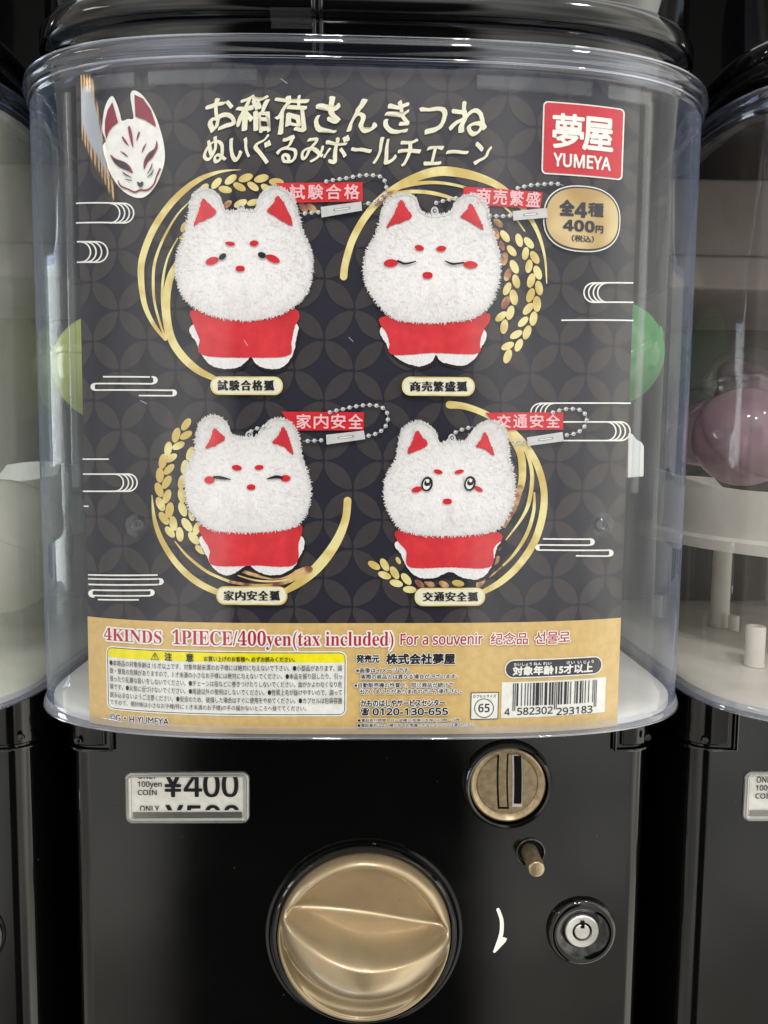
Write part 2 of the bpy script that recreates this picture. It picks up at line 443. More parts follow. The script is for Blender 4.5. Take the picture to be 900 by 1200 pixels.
            if cutx:
                xs = [v.co.x for v in bm.verts]; x = min(xs)+cutx
                while x < max(xs):
                    bmesh.ops.bisect_plane(bm, geom=bm.verts[:]+bm.edges[:]+bm.faces[:], plane_co=(x, 0, 0), plane_no=(1, 0, 0)); x += cutx
            if cutz:
                zs = [v.co.y for v in bm.verts]; z = min(zs)+cutz
                while z < max(zs):
                    bmesh.ops.bisect_plane(bm, geom=bm.verts[:]+bm.edges[:]+bm.faces[:], plane_co=(0, z, 0), plane_no=(0, 1, 0)); z += cutz
        sf = surf or card_y
        if tone:
            cl = bm.verts.layers.float_color.new('printed_tone')
            for v in bm.verts:
                t = tone(v.co.x, v.co.y, v.co.z); v[cl] = (t[0], t[1], t[2], 1)
        for v in bm.verts:
            x, z, k = v.co
            v.co = (x, sf(x)-s.layer*2.2e-4-k*1.5e-6, z)
        normals(bm)
        return obj(name, bm, mats, parent)
_gc = {}
def glyphs(body, res=3):
    if (body, res) in _gc: return _gc[(body, res)]
    cu = bpy.data.curves.new('lettering', 'FONT'); cu.body = body; cu.size = 1; cu.resolution_u = res; cu.fill_mode = 'FRONT'
    o = bpy.data.objects.new('lettering', cu); COL.objects.link(o)
    dg = bpy.context.evaluated_depsgraph_get(); dg.update()
    me = bpy.data.meshes.new_from_object(o.evaluated_get(dg))
    vs = [(v.co.x, v.co.y) for v in me.vertices]; fs = [tuple(p.vertices) for p in me.polygons]
    bpy.data.objects.remove(o); bpy.data.curves.remove(cu); bpy.data.meshes.remove(me)
    _gc[(body, res)] = (vs, fs); return vs, fs
def mathfont(t, up0, lo0, dg0):
    o = ''
    for c in t:
        if 'A' <= c <= 'Z': o += chr(up0+ord(c)-65)
        elif 'a' <= c <= 'z': o += chr(lo0+ord(c)-97)
        elif '0' <= c <= '9': o += chr(dg0+ord(c)-48)
        else: o += c
    return o
serif = lambda t: mathfont(t, 0x1D400, 0x1D41A, 0x1D7CE)
sans = lambda t: mathfont(t, 0x1D5A0, 0x1D5BA, 0x1D7E2)
sansb = lambda t: mathfont(t, 0x1D5D4, 0x1D5EE, 0x1D7EC)

# ================================================================== SETTING
bm = bmesh.new(); add_box(bm, -1.6, 1.6, .50, .54, -.60, .9)
o = obj('wall', bm, M['wall']); o['kind'] = 'structure'

# ================================================================== CAPSULE MACHINE
ZB, ZT = -.1440, .1900
BY = .075                      # depth of the body's front panel
PITCH_X = .376
bp = lambda px, py: (at(px, py, BY).x, at(px, py, BY).z)
def body_plan(ins=0, y0=BY, hw=.1768, r=.013, back=.36, cx=.0012):
    P = []
    hw -= ins; y0 += ins; r = max(r-ins, .001)
    for k in range(9):
        a = R(180+90*k/8); P.append(Vector((cx-hw+r+r*math.cos(a), y0+r+r*math.sin(a), 0)))
    for k in range(9):
        a = R(270+90*k/8); P.append(Vector((cx+hw-r+r*math.cos(a), y0+r+r*math.sin(a), 0)))
    P += [Vector((cx+hw, back, 0)), Vector((cx-hw, back, 0))]
    return P
def lift(P, z): return [Vector((p.x, p.y, z)) for p in P]

mach = empty('capsule_machine', (.001, .2, -.60), 'black capsule vending machine in the middle, its clear hopper filled by a fox poster', 'capsule machine', 'capsule machines in a row')
# body
bm = bmesh.new()
loft(bm, [lift(body_plan(), -.60), lift(body_plan(), ZB-.006), lift(body_plan(.002), ZB-.002)], True, True, True)
normals(bm); obj('body', bm, M['black'], mach, True, angle=30)
# latch blocks at the upper corners of the body
for sgn in (-1, 1):
    bm = bmesh.new()
    xi = bp(124, 860)[0] if sgn < 0 else bp(727, 860)[0]
    zb = bp(100, 873)[1]
    cut = []
    P = body_plan(-.0022, r=.013)
    Q = [p for p in P[:18] if (p.x < xi if sgn < 0 else p.x > xi)]
    if sgn < 0: Q = [Vector((Q[0].x, .12, 0))]+Q+[Vector((xi, BY-.0022, 0)), Vector((xi, .12, 0))]
    else: Q = [Vector((xi, BY-.0022, 0))]+Q+[Vector((Q[-1].x, .12, 0)), Vector((xi, .12, 0))]
    loft(bm, [lift(Q, zb), lift(Q, ZB-.004)], True, True, True); normals(bm)
    lt = obj('latch', bm, M['black'], mach, True, bevel=.0012, angle=30)
    # raised outline bar under the latch
    bm = bmesh.new()
    P = body_plan(-.0028); Q = [p for p in P[:18] if (p.x < xi+.004 if sgn < 0 else p.x > xi-.004)]
    e = Vector((xi+.004*(-sgn), BY-.0028, 0)); Q = Q+[e] if sgn < 0 else [e]+Q
    path = [Vector((p.x, p.y, zb-.0022)) for p in Q]
    tip = Vector((e.x, e.y, ZB-.004))
    path = path+[tip] if sgn < 0 else [tip]+path
    loops = []
    for i, p in enumerate(path):
        t = (path[min(i+1, len(path)-1)]-path[max(i-1, 0)]).normalized()
        nrm = Vector((0, -1, 0)); bb = t.cross(nrm).normalized()
        loops.append([p+nrm*(.0010*math.cos(a))+bb*(.0010*math.sin(a)) for a in [2*math.pi*q/8 for q in range(8)]])
    loft(bm, loops, True, True, True); normals(bm); obj('trim_bar', bm, M['black2'], lt, True)
    bm = bmesh.new()
    cxp = bp(93, 866) if sgn < 0 else bp(757, 862)
    revolve(bm, (cxp[0], BY-.002, cxp[1]), (0, -1, 0), [(.0022, 0), (.0022, .0012), (.0018, .0016), (.0001, .0017)], 20); normals(bm)
    obj('hinge_pin', bm, M['black2'], lt, True)
# lid above the hopper
bm = bmesh.new()
prof = [(.020, .1865), (.0145, .1868), (.0135, .1885), (.0130, .2010), (.0122, .2035), (.0105, .2050), (.0082, .2060), (.0064, .2069), (.0055, .2088), (.0055, .2150), (.0070, .2178), (.0085, .2200), (.0085, .30)]
loft(bm, [ring(i, z) for i, z in prof], True, False, True); normals(bm)
lid = obj('lid', bm, M['black2'], mach, True, angle=50)
for pxs in (368.5, 376.5):
    bm = bmesh.new(); x = at(pxs, 30, .013).x
    loops = []
    for i, z in prof[2:12]:
        y = hop(x)+i
        loops.append([Vector((x+.0012*math.cos(a), y-.0002+.0013*math.sin(a), z)) for a in [2*math.pi*q/10 for q in range(10)]])
    loft(bm, loops, True, True, True); normals(bm); obj('seam_ridge', bm, M['black2'], lid, True)
bm = bmesh.new()
xa, xb = at(318, 20, .013).x, at(366, 20, .013).x
L = []
for x in [xa+(xb-xa)*k/8 for k in range(9)]:
    L.append([Vector((x, hop(x)+i-.0005, z)) for i, z in prof[3:8]])
vsL = loft(bm, [[l[j] for l in L] for j in range(5)], False); normals(bm)
M['film'] = clear('tape_film', (.8, .8, .8, 1), .09, .22, .05, (.5, .5, .5, 1), hz=1)
obj('tape', bm, M['film'], lid, True)

# clear hopper
bm = bmesh.new()
loft(bm, [ring(.0008, ZB+.006), ring(.0005, ZB+.05), ring(0, .10), ring(0, ZT-.012)]); normals(bm)
hopper = obj('hopper', bm, M['hopper'], mach, True)
bm = bmesh.new()
rp = [(.006, ZT-.0125), (.0005, ZT-.0118), (-.0005, ZT-.0105), (-.0008, ZT-.0065), (-.0022, ZT-.0056), (-.0030, ZT-.0042), (-.0030, ZT-.0016), (-.0020, ZT), (.0030, ZT+.0003), (.0040, ZT-.002), (.0042, ZT-.0085)]
loft(bm, [ring(i, z) for i, z in rp]); normals(bm); obj('rim', bm, M['rim'], hopper, True, angle=35)
bm = bmesh.new()
rp = [(.006, ZB+.0015), (.0035, ZB+.0004), (.0008, ZB), (-.0006, ZB+.0008), (-.0008, ZB+.0032), (.0006, ZB+.0062)]
loft(bm, [ring(i, z) for i, z in rp]); normals(bm); obj('base_flange', bm, M['foot'], hopper, True, angle=50)
M['bead'] = clear('clear_glint_bead', (.80, .84, .92, 1), .30, .04)  # for thin beads added along the edges to draw bright highlight lines
def bead(ins, z, r=.0006, par=None):
    bm = bmesh.new()
    loft(bm, [ring(ins+r*math.cos(a), z+r*math.sin(a)) for a in [2*math.pi*q/8 for q in range(9)]]); normals(bm)
    obj('glint_bead', bm, M['bead'], hopper, True, angle=80)
bead(-.0022, ZT+.0002); bead(-.0006, ZT-.0085, .0008); bead(-.0006, ZB+.0006, .0006)
for px, py in ((81, 165), (757, 200)):
    x = at(px, py, hop(at(px, py, .03).x)).x
    for _ in range(3): x = at(px, py, hop(x)+.003).x
    bm = bmesh.new(); y = hop(x)+.0026
    sl = (hop(x+.001)-hop(x-.001))/.002; t_ = Vector((1, sl, 0)).normalized(); n_ = Vector((t_.y, -t_.x, 0))
    c = Vector((x, y, 0)); P = [c+t_*a*.0022+n_*b for a, b in ((-1, 0), (-1, .0012), (-.6, .0016), (.6, .0016), (1, .0012), (1, 0))]
    loft(bm, [lift(P, -.02), lift(P, .172)], True, True, True); normals(bm); obj('card_rail', bm, M['tab'], hopper, True, angle=30)
# inner clear strip that holds the card's top edge
def strip(pa, pb, h=.0062, ins=.0018):
    """clear retaining strip between two photo x positions"""
    bm = bmesh.new(); xa = at(pa, 84, hop(at(pa, 84, 0).x)).x; xb = at(pb, 84, hop(at(pb, 84, 0).x)).x
    P = []
    n = 14
    for k in range(n+1):
        x = xa+(xb-xa)*k/n; P.append((x, hop(x)+ins))
    ring_ = lambda dy, z: [Vector((x, y+dy, z)) for x, y in P]
    zt = ZT-.0128
    loft(bm, [ring_(0, zt-h), ring_(-.0006, zt-h+.0008), ring_(-.0006, zt-.0008), ring_(0, zt), ring_(.0012, zt), ring_(.0012, zt-h), ring_(0, zt-h)], False)
    normals(bm); return bm
for pa, pb in ((96, 155), (172, 300), (560, 696), (716, 768)):
    obj('card_strip', strip(pa, pb), M['tab'], hopper, True, angle=35)
# clear pegs in the front
for px, py in ((164.5, 615), (702, 614)):
    x, z = uv(px, py); y = hop(x)
    bm = bmesh.new(); revolve(bm, (x, y+.0005, z), (0, -1, 0), [(.0062, 0), (.0058, .0006), (.0036, .0008), (.0033, .0022), (.0025, .0026), (.0018, .0018), (.0001, .0015)], 24); normals(bm)
    obj('peg', bm, M['tab'], hopper, True)
# inside: floor tray, back wall, turntable
bm = bmesh.new()
loft(bm, [ring(.0045, ZB+.0015), ring(.0045, ZB+.0055), ring(.0065, ZB+.0068), ring(.02, ZB+.0072)], True, False, True); normals(bm)
obj('tray', bm, M['white'], mach, True)
bm = bmesh.new(); add_box(bm, -.17, .174, .318, .326, ZB+.0080, .186); obj('back_panel', bm, M['dark_inner'], mach)
bm = bmesh.new(); add_box(bm, -.172, .176, .150, .156, .1345, .186); add_box(bm, -.172, .176, .146, .152, .112, .1343); add_box(bm, -.172, .176, .150, .310, .112, .116)
obj('upper_shroud', bm, M['inner'], mach, bevel=.002)
bm = bmesh.new()
CXT, CYT = .001, .178
def arc(r, a0, a1, z, n=40): return [Vector((CXT+r*math.cos(R(a0+(a1-a0)*k/n)), CYT+r*math.sin(R(a0+(a1-a0)*k/n)), z)) for k in range(n+1)]
zz = -.060
loft(bm, [arc(.004, 0, 360, zz+.006), arc(.155, 0, 360, zz+.006), arc(.158, 0, 360, zz+.004), arc(.158, 0, 360, zz-.003), arc(.154, 0, 360, zz-.003), arc(.154, 0, 360, zz), arc(.004, 0, 360, zz)], False)
for a0, a1 in ((150, 262), (278, 390), (35, 145)):
    hgt = lambda t: .046-.010*t+.0035*math.sin(t*9)
    up_ = lambda r, n_=24: [Vector((CXT+r*math.cos(R(a0+(a1-a0)*k/n_)), CYT+r*math.sin(R(a0+(a1-a0)*k/n_)), zz+hgt(k/n_))) for k in range(n_+1)]
    loft(bm, [arc(.138, a0, a1, zz+.006, 24), up_(.150), up_(.1535), arc(.1535, a0, a1, zz+.006, 24)], False)
normals(bm); obj('turntable', bm, M['white'], mach, True, angle=40)
for x, y in ((-.092, .215), (.092, .215), (0, .30)):
    bm = bmesh.new(); revolve(bm, (x, y, ZB+.0075), (0, 0, 1), [(.0078, 0), (.0072, .004), (.0070, .077)], 20); normals(bm); obj('pillar', bm, M['white'], mach, True)
for x, y, h, r in ((-.122, .106, .026, .0062), (.124, .104, .026, .0062), (-.128, .25, .018, .004), (.128, .25, .018, .004), (-.088, .20, .012, .004), (.088, .20, .012, .004)):
    bm = bmesh.new(); revolve(bm, (x, y, ZB+.0075), (0, 0, 1), [(r*1.08, 0), (r, .002), (r, h-.001), (r*.9, h), (r*.6, h), (r*.55, h-.004)], 20, cap1=True); normals(bm); obj('post', bm, M['white'], mach, True, angle=50)

# price window
def price_window(parent, dxp, shift_px, with_yen):
    o = Vector((dxp, 0, 0))
    x0, z1 = bp(147.5, 904.5); x1, z0 = bp(292, 963)
    def rr(ins, y, r=.004):
        P = []
        X0, X1, Z0, Z1 = x0+ins, x1-ins, z0+ins, z1-ins; r = max(r-ins, .0008)
        for cx, cz, a0 in ((X1-r, Z1-r, 0), (X0+r, Z1-r, 90), (X0+r, Z0+r, 180), (X1-r, Z0+r, 270)):
            for k in range(6):
                a = R(a0+18*k); P.append(Vector((cx+r*math.cos(a)+dxp, y, cz+r*math.sin(a))))
        return P
    bm = bmesh.new()
    loft(bm, [rr(-.0004, BY-.0002), rr(-.0002, BY-.0014), rr(.0008, BY-.0022), rr(.0022, BY-.0020), rr(.0030, BY-.0008), rr(.0034, BY-.0007)]); normals(bm)
    fr = obj('price_window', bm, M['bezel'], parent, True, angle=60)
    A = Art(0, bp); A.tilt = 0
    bm = bmesh.new(); loft(bm, [rr(.0005, BY-.0004)], True); bm.faces.new(bm.verts[:]); normals(bm)
    cardo = obj('price_card', bm, M['paper'], fr)
    clip = (x0+.0042, x1-.0042, z0+.0078, z1-.0030)
    A = Art(2, bp); A.tilt = 0
    s = shift_px
    if with_yen:
        A.text('¥', (193, 905+s), (213, 933+s), 0, bold=(.9, .5), res=4); A.text(sans('400'), (216, 905+s), (279, 933.3+s), 0, bold=(.8, .4), res=4)
        A.text('¥', (195, 943+s), (215, 971+s), 0, bold=(.9, .5), res=4); A.text(sans('500'), (219, 943+s), (281, 971+s), 0, bold=(.8, .4), res=4)
    A.text(sans('ONLY'), (162, 905+s), (184, 912+s), 0, bold=.15); A.text(sans('100yen'), (162, 915+s), (190, 923.5+s), 0, bold=.15); A.text(sans('COIN'), (162, 925+s), (184, 931+s), 0, bold=.15)
    if with_yen: A.text(sans('ONLY'), (164.5, 943.5+s), (187, 950+s), 0, bold=.18); A.text(sans('100yen'), (164.5, 953+s), (192, 961+s), 0, bold=.18)
    t = A.build('price_lettering', M['ink'], fr, surf=lambda x: BY-.0004, clip=clip)
    t.location.x += dxp
    bm = bmesh.new(); add_box(bm, x0+.004+dxp, x1-.004+dxp, BY-.0013, BY-.0008, z0+.0030, z0+.0068)
    obj('ledge', bm, M['bezel'], fr, bevel=.0002)
    bm = bmesh.new(); loft(bm, [rr(.0032, BY-.0018)], True); bm.faces.new(bm.verts[:]); normals(bm)
    obj('pane', bm, M['pane'], fr)
    return fr
pw = price_window(mach, 0, 0, True)

# coin slot
cx, cz = bp(594, 917)
coin = None
bm = bmesh.new(); revolve(bm, (cx, BY, cz), (0, -1, 0), [(.0275, 0), (.0272, .0035), (.0262, .0060), (.0250, .0070), (.0240, .0066), (.0234, .0050), (.0232, .0016)], 64); normals(bm)
coin = obj('coin_slot', bm, M['black2'], mach, True)
cx2, cz2 = cx-.0004, cz+.0008
bm = bmesh.new(); revolve(bm, (cx2, BY, cz2), (0, -1, 0), [(.0229, .0012), (.0229, .0052), (.0218, .0058), (.0192, .0040), (.0186, .0032), (.0182, .0036), (.0001, .0036)], 64); normals(bm)
dial = obj('coin_dish', bm, M['brass'], coin, True, angle=25)
def fplate(px0, py0, px1, py1, y, th, bowpx=0):
    """upright slot plate with a slight bow, from pixel box on the panel plane y"""
    bm = bmesh.new(); L = []
    for k in range(9):
        t = k/8; py = py0+(py1-py0)*t; b = bowpx*(4*t*(1-t))
        a = at(px0-b, py, y); c = at(px1-b, py, y); L.append((a, c))
    for d in (0,):
        loops = [[a, c, c+Vector((0, th, 0)), a+Vector((0, th, 0))] for a, c in L]
        loft(bm, loops, True, True, True)
    normals(bm); return bm
yf = BY-.0037
obj('slot_frame', fplate(583.5, 877.5, 596.5, 948, yf-.0001, .0004, 1.3), M['groove'], coin)
obj('reject_slot', fplate(585.6, 880, 594.5, 945.5, yf-.0005, .0004, 1.3), M['brass'], coin)
obj('slot_edge', fplate(600.2, 884.5, 611.5, 945.5, yf-.0003, .0004, -.6), M['steel'], coin)
obj('coin_opening', fplate(602.3, 886, 611, 942, yf-.0007, .0004, -.6), M['groove'], coin)

# return lever
cx, cz = bp(621.5, 998)
bm = bmesh.new(); revolve(bm, (cx, BY, cz), (0, -1, 0), [(.0092, 0), (.0090, .0010), (.0082, .0016), (.0078, .0010), (.0076, .0002)], 40); normals(bm)
hole = obj('lever_hole', bm, M['black2'], mach, True)
bm = bmesh.new(); revolve(bm, (cx+.0003, BY-.0003, cz), (0, -1, 0), [(.0075, 0), (.0001, 0)], 32); obj('hole_cavity', bm, M['groove'], hole)
tipx, tipz = cx-.0006, cz-.0002
bm = bmesh.new(); revolve(bm, (cx-.0008, BY, cz+.0005), (0.0, -1, 0.0), [(.0050, .0), (.0050, .0195), (.0046, .0204), (.0040, .0208), (.0001, .0208)], 32); normals(bm)
obj('return_lever', bm, M['brass'], hole, True, angle=35)

# lock
cx, cz = bp(681, 1089)
bm = bmesh.new(); revolve(bm, (cx, BY, cz), (0, -1, 0), [(.0219, 0), (.0214, .0026), (.0203, .0042), (.0186, .0050), (.0165, .0048), (.0142, .0036), (.0122, .0018), (.0108, .0008)], 64); normals(bm)
lock = obj('lock', bm, M['black2'], mach, True)
kx, kz = bp(677, 1084)
bm = bmesh.new(); revolve(bm, (cx, BY, cz), (0, -1, 0), [(.0106, .0004), (.0104, .0022), (.0098, .0027), (.0062, .0024), (.0060, .0004)], 48); normals(bm)
obj('lock_collar', bm, M['steel'], lock, True, angle=30)
bm = bmesh.new(); revolve(bm, (cx, BY-.0006, cz), (0, -1, 0), [(.0062, 0), (.0001, 0)], 32); obj('key_gap', bm, M['groove'], lock)
bm = bmesh.new(); revolve(bm, (cx, BY-.0004, cz), (0, -1, 0), [(.0047, 0), (.0047, .0020), (.0043, .0024), (.0001, .0024)], 40); normals(bm)
core = obj('lock_core', bm, M['steel'], lock, True, angle=30)
bm = bmesh.new(); add_box(bm, cx-.0011, cx+.0011, BY-.0034, BY-.0012, cz+.0028, cz+.0072); obj('key_notch', bm, M['groove'], lock)

# printed turn arrow
A = Art(1, bp)
A.stroke([(583.5, 1065.5, 4), (587.5, 1077, 4.4), (587.8, 1089, 4.6), (585.8, 1099, 4.8), (579.3, 1114.5, 3)], 0, 5)
A.poly([(586, 1096.5), (594, 1099), (592.5, 1103), (580.5, 1115.5), (578.5, 1113)], 0)
A.build('turn_arrow', M['paper'], mach, surf=lambda x: BY-.0002)

# turning handle
HX, HZ = at(427, 1093, BY).x, at(427, 1093, BY).z
HR = .0535
bm = bmesh.new(); revolve(bm, (HX, BY, HZ), (0, -1, 0), [(.0610, 0), (.0606, .0010), (.0590, .0012), (.0582, .0004), (.0575, .0004), (.0570, .0030), (.0555, .0044), (.0540, .0040), (.0538, .0004)], 96); normals(bm)
hb = obj('handle_ring', bm, M['black2'], mach, True, angle=50)
def hh(u, v):
    """height of the gold handle over its round base, u along the grip, v across it (unit disc)"""
    r = math.hypot(u, v)
    rim = .0105 if r < .90 else .0105*math.sqrt(max(0, 1-((r-.90)/.10)**2))
    # lens-shaped working area: between two arcs through the tips (+-.93, 0)
    tipv = .20*(u/.96)**2
    lensT = tipv+.90*(1-(u/.96)**2) if abs(u) < .96 else 0
    lensB = tipv*.5-.70*math.sqrt(max(0, 1-(u/.96)**2)) if abs(u) < .96 else 0
    h = rim
    ss = lambda a, b, x: (lambda t: t*t*(3-2*t))(max(0, min(1, (x-a)/(b-a))))
    if abs(u) < .96:
        crest = .0075+.0305*(1-(u/.96)**2)**.7
        c0 = tipv+.03+.02*math.sin(u*2.2)*(1-(u/.96)**2)
        foot = c0+(.29-.10*u)*(1-(u/.96)**2)
        if v >= c0:
            if v < lensT:
                fl = .0030+.004*((v-foot)/max(lensT-foot, .02))**2 if v > foot else .003
                t = (v-c0)/max(foot-c0, 1e-3)
                hv = crest+(fl-crest)*ss(0, 1, t) if t < 1 else fl
                k = ss(0, .03, lensT-v)
                h = rim*(1-k)+hv*k
                if h < hv and t < 1: h = max(h, hv)
        else:
            t = (c0-v)/max(c0-lensB, .02)
            if t < 1:
                hv = .0050+(crest-.0050)*(1-t**2.3)
                h = hv if hv > rim*.6 or t > .9 else rim
                h = max(hv, .0042)
            else:
                h = .0042+(.0088-.0042)*ss(0, .12, (lensB-v)-.03) if r < .90 else min(rim, .0042+(.0088-.0042)*ss(0, .12, (lensB-v)-.03)+.002)
                h = min(h, rim)
    return h
bm = bmesh.new(); NR, NA = 150, 300; ca, sa = math.cos(R(-7)), math.sin(R(-7))
loops = []
for i in range(1, NR+1):
    r = (i/NR)**.8; L = []
    for k in range(NA):
        a = 2*math.pi*k/NA; u, v = r*math.cos(a), r*math.sin(a)
        L.append(Vector((HX+HR*(u*ca-v*sa), BY-.0006-hh(u, v), HZ+HR*(u*sa+v*ca))))
    loops.append(L)
loft(bm, loops, True, True, False)
for _ in range(10): bmesh.ops.smooth_vert(bm, verts=[v for v in bm.verts if math.hypot(v.co.x-HX, v.co.z-HZ) < HR*.985], factor=.5, use_axis_x=True, use_axis_y=True, use_axis_z=True)
normals(bm)
obj('turning_handle', bm, M['gold'], hb, True, angle=80)

# ------------------------------------------------------------------ neighbours: copies of the machine and each of its parts
def dup(root, dx, label, skip=()):
    r = root.copy(); COL.objects.link(r); r.location.x += dx; r['label'] = label
    for ch in list(root.children):
        if ch.name.split('.')[0] in skip: continue
        c = ch.copy(); COL.objects.link(c); c.parent = r
        for g in list(ch.children):
            d = g.copy(); COL.objects.link(d); d.parent = c
    return r
left = dup(mach, -PITCH_X, 'black capsule machine cut off by the left edge of the photo')
right = dup(mach, PITCH_X+.002, 'black capsule machine at the right edge, pink capsule in its hopper', skip=('price_window',))
price_window(right, PITCH_X+.002, 6, False)
for mc, mt in ((left, 'hopper_milky'), (right, 'hopper_warm')):
    for ch in mc.children:
        if ch.name.startswith('hopper'): ch.material_slots[0].link = 'OBJECT'; ch.material_slots[0].material = M[mt]


# ================================================================== CAPSULES inside the hoppers
def capsule(loc, r, tilt, cm, label, stuffing=True, um=None):
    t = empty('capsule', (loc[0], loc[1], loc[2]-r), label, 'toy capsule', 'toy capsules in the hoppers')
    ax = Vector((math.sin(tilt[0])*math.cos(tilt[1]), math.sin(tilt[0])*math.sin(tilt[1]), math.cos(tilt[0])))
    c = Vector(loc)
    half = [(max(1e-4, r*math.sin(R(a))), r*math.cos(R(a))) for a in range(2, 91, 4)]
    bm = bmesh.new(); revolve(bm, c, ax, half, 40); normals(bm); obj('upper_shell', bm, um or M['cap_white'], t, True, angle=60)
    bm = bmesh.new(); revolve(bm, c, -ax, half+[(r*1.025, -.001), (r*1.03, .003), (r*1.0, .004)], 40); normals(bm); obj('lower_shell', bm, cm, t, True, angle=60)
    if stuffing:
        bm = bmesh.new(); bmesh.ops.create_icosphere(bm, subdivisions=4, radius=r*.78)
        for v in bm.verts:
            n = noise.noise(v.co*70+c*40); v.co *= .86+.25*n; v.co += c
        obj('contents', bm, M['toy'], t, True)
    return t
p = at(714, 415, .10); capsule((p.x, p.y, p.z), .0325, (2.6, .4), M['cap_green'], 'green capsule showing past the right edge of the fox poster', False, M['cap_green'])
p = at(128, 432, .10); capsule((p.x, p.y, p.z), .0325, (.3, 1), M['cap_lime'], 'lime yellow capsule showing past the left edge of the fox poster', False, M['cap_lime'])
p = at(872, 512, .150); capsule((p.x, p.y, p.z), .034, (.95, -1.1), M['cap_pink'], 'solid pale pink capsule in the hopper at the right edge', True, M['cap_pink'])
p = at(822, 500, .250); capsule((p.x, p.y, p.z), .0325, (.8, 2), M['cap_pink'], 'dim capsule behind the pink one, deeper in the right hopper')
p = at(872, 455, .235); capsule((p.x, p.y, p.z), .0325, (.2, 1), M['cap_white'], 'clear capsule lying above and behind the pink one in the right hopper')

p = at(2, 640, .13); capsule((p.x, p.y, p.z), .044, (.5, 1), M['cap_pale'], 'large pale white capsule low in the hopper at the left edge', True, M['cap_pale'])  # made-up capsule, imitates white peaks reflected in the left hopper
p = at(66, 640, .235); capsule((p.x, p.y, p.z), .044, (1.2, 1), M['cap_pale'], 'second pale capsule added in place of white reflections, half hidden in the left hopper', True, M['cap_pale'])  # also added, carries on the pale reflected shapes
# small white card clip at the poster's right edge
A = [(738, 507), (742, 509), (746, 515), (752, 518), (755, 523), (754.5, 558.5), (735.5, 560), (736, 512)]
P = [at(px, py, hop(at(px, py, .02).x)+.010) for px, py in A]
bm = bmesh.new()
loft(bm, [[q+Vector((0, 0, 0)) for q in P], [q+Vector((0, .006, 0)) for q in P]], True, True, True); normals(bm)
obj('card_clip', bm, M['white'], mach, bevel=.0006)

# hairline scuffs in the clear front
M['scuff'] = clear('scuff', (.9, .9, .92, 1), .08, .5, .42, (.9, .9, .92, 1), hz=.1)
r_ = random.Random(21)
runs = [[(199, 318), (207, 322), (215, 317), (224, 320)], [(288, 400), (292, 407)], [(409, 397), (414, 402)], [(362, 418), (380, 413), (400, 417), (414, 428)], [(478, 472), (492, 466), (505, 463)], [(200, 112), (215, 109), (232, 105)], [(292, 470), (320, 476)], [(330, 98), (338, 104)], [(610, 70), (618, 78), (622, 90)], [(168, 470), (176, 474)], [(640, 560), (655, 566)], [(245, 300), (262, 305)], [(560, 350), (566, 362)]]
hop_part = [c for c in mach.children if c.name.startswith('hopper')][0]
for q in [runs[i] for i in (1, 2, 7, 9)]:
    A = Art(0); A.stroke([(x, y, r_.uniform(.35, .7)) for x, y in q], 0, 4, False)
    A.build('scuff', M['scuff'], hop_part, surf=lambda x: hop(x)-.0004)

# ================================================================== THE PRINTED CARD
XL, XR, ZC0, ZC1 = -.1418, .1352, -.1432, .1815
card = empty('display_card', (0, .006, ZC0), 'dark navy poster with four white fox plush prints and a gold lower band', 'poster')
bm = bmesh.new()
F = []; B = []
for x in [XL]+[i*.002 for i in range(-70, 68)]+[XR]:
     F.append((x, card_y(x))); B.append((x, card_y(x)+.0006))
lp = F+B[::-1]
loft(bm, [[Vector((x, y, ZC0)) for x, y in lp], [Vector((x, y, ZC1)) for x, y in lp]], True, True, True); normals(bm)
obj('backing', bm, M['navy'], card)
# interlocking petal pattern
A = Art(1)
x0, z0 = uv(414.8, 363.3); dxp, dzp = .01445, .01455
zlim = -.0862
for i in range(-10, 11):
    for j in range(-9, 14):
        if (i+j) % 2: continue
        for sx in (1, -1):
            ax_, az_ = x0+i*dxp, z0-j*dzp+ (i*dxp)*.004; bx_, bz_ = x0+(i+sx)*dxp, z0-(j+1)*dzp+((i+sx)*dxp)*.004
            d = Vector((bx_-ax_, bz_-az_)); L = d.length; d /= L; nn = Vector((-d.y, d.x))
            P = []
            for q in range(13):
                t = .035+.93*q/12; P.append(Vector((ax_, az_))+d*L*t+nn*(.205*L*4*t*(1-t)))
            P += [Vector((ax_, az_))+d*L*(1-tt)-nn*(.205*L*4*tt*(1-tt)) for tt in [.035+.93*q/12 for q in range(1, 12)]]
            A.k = 0; A.poly_uv([(p.x, p.y) for p in P])
A.build('petal_pattern', M['petal'], card, clip=(XL+.0003, XR-.0003, zlim, ZC1-.0003), cut=.008)
# gold band
A = Art(2)
A.poly_uv([(XL+.0002, ZC0+.0002), (XR-.0002, ZC0+.0002), (XR-.0002, -.0851), (XL+.0002, -.0866)])
A.build('gold_band', M['goldband'], card, cut=.003)

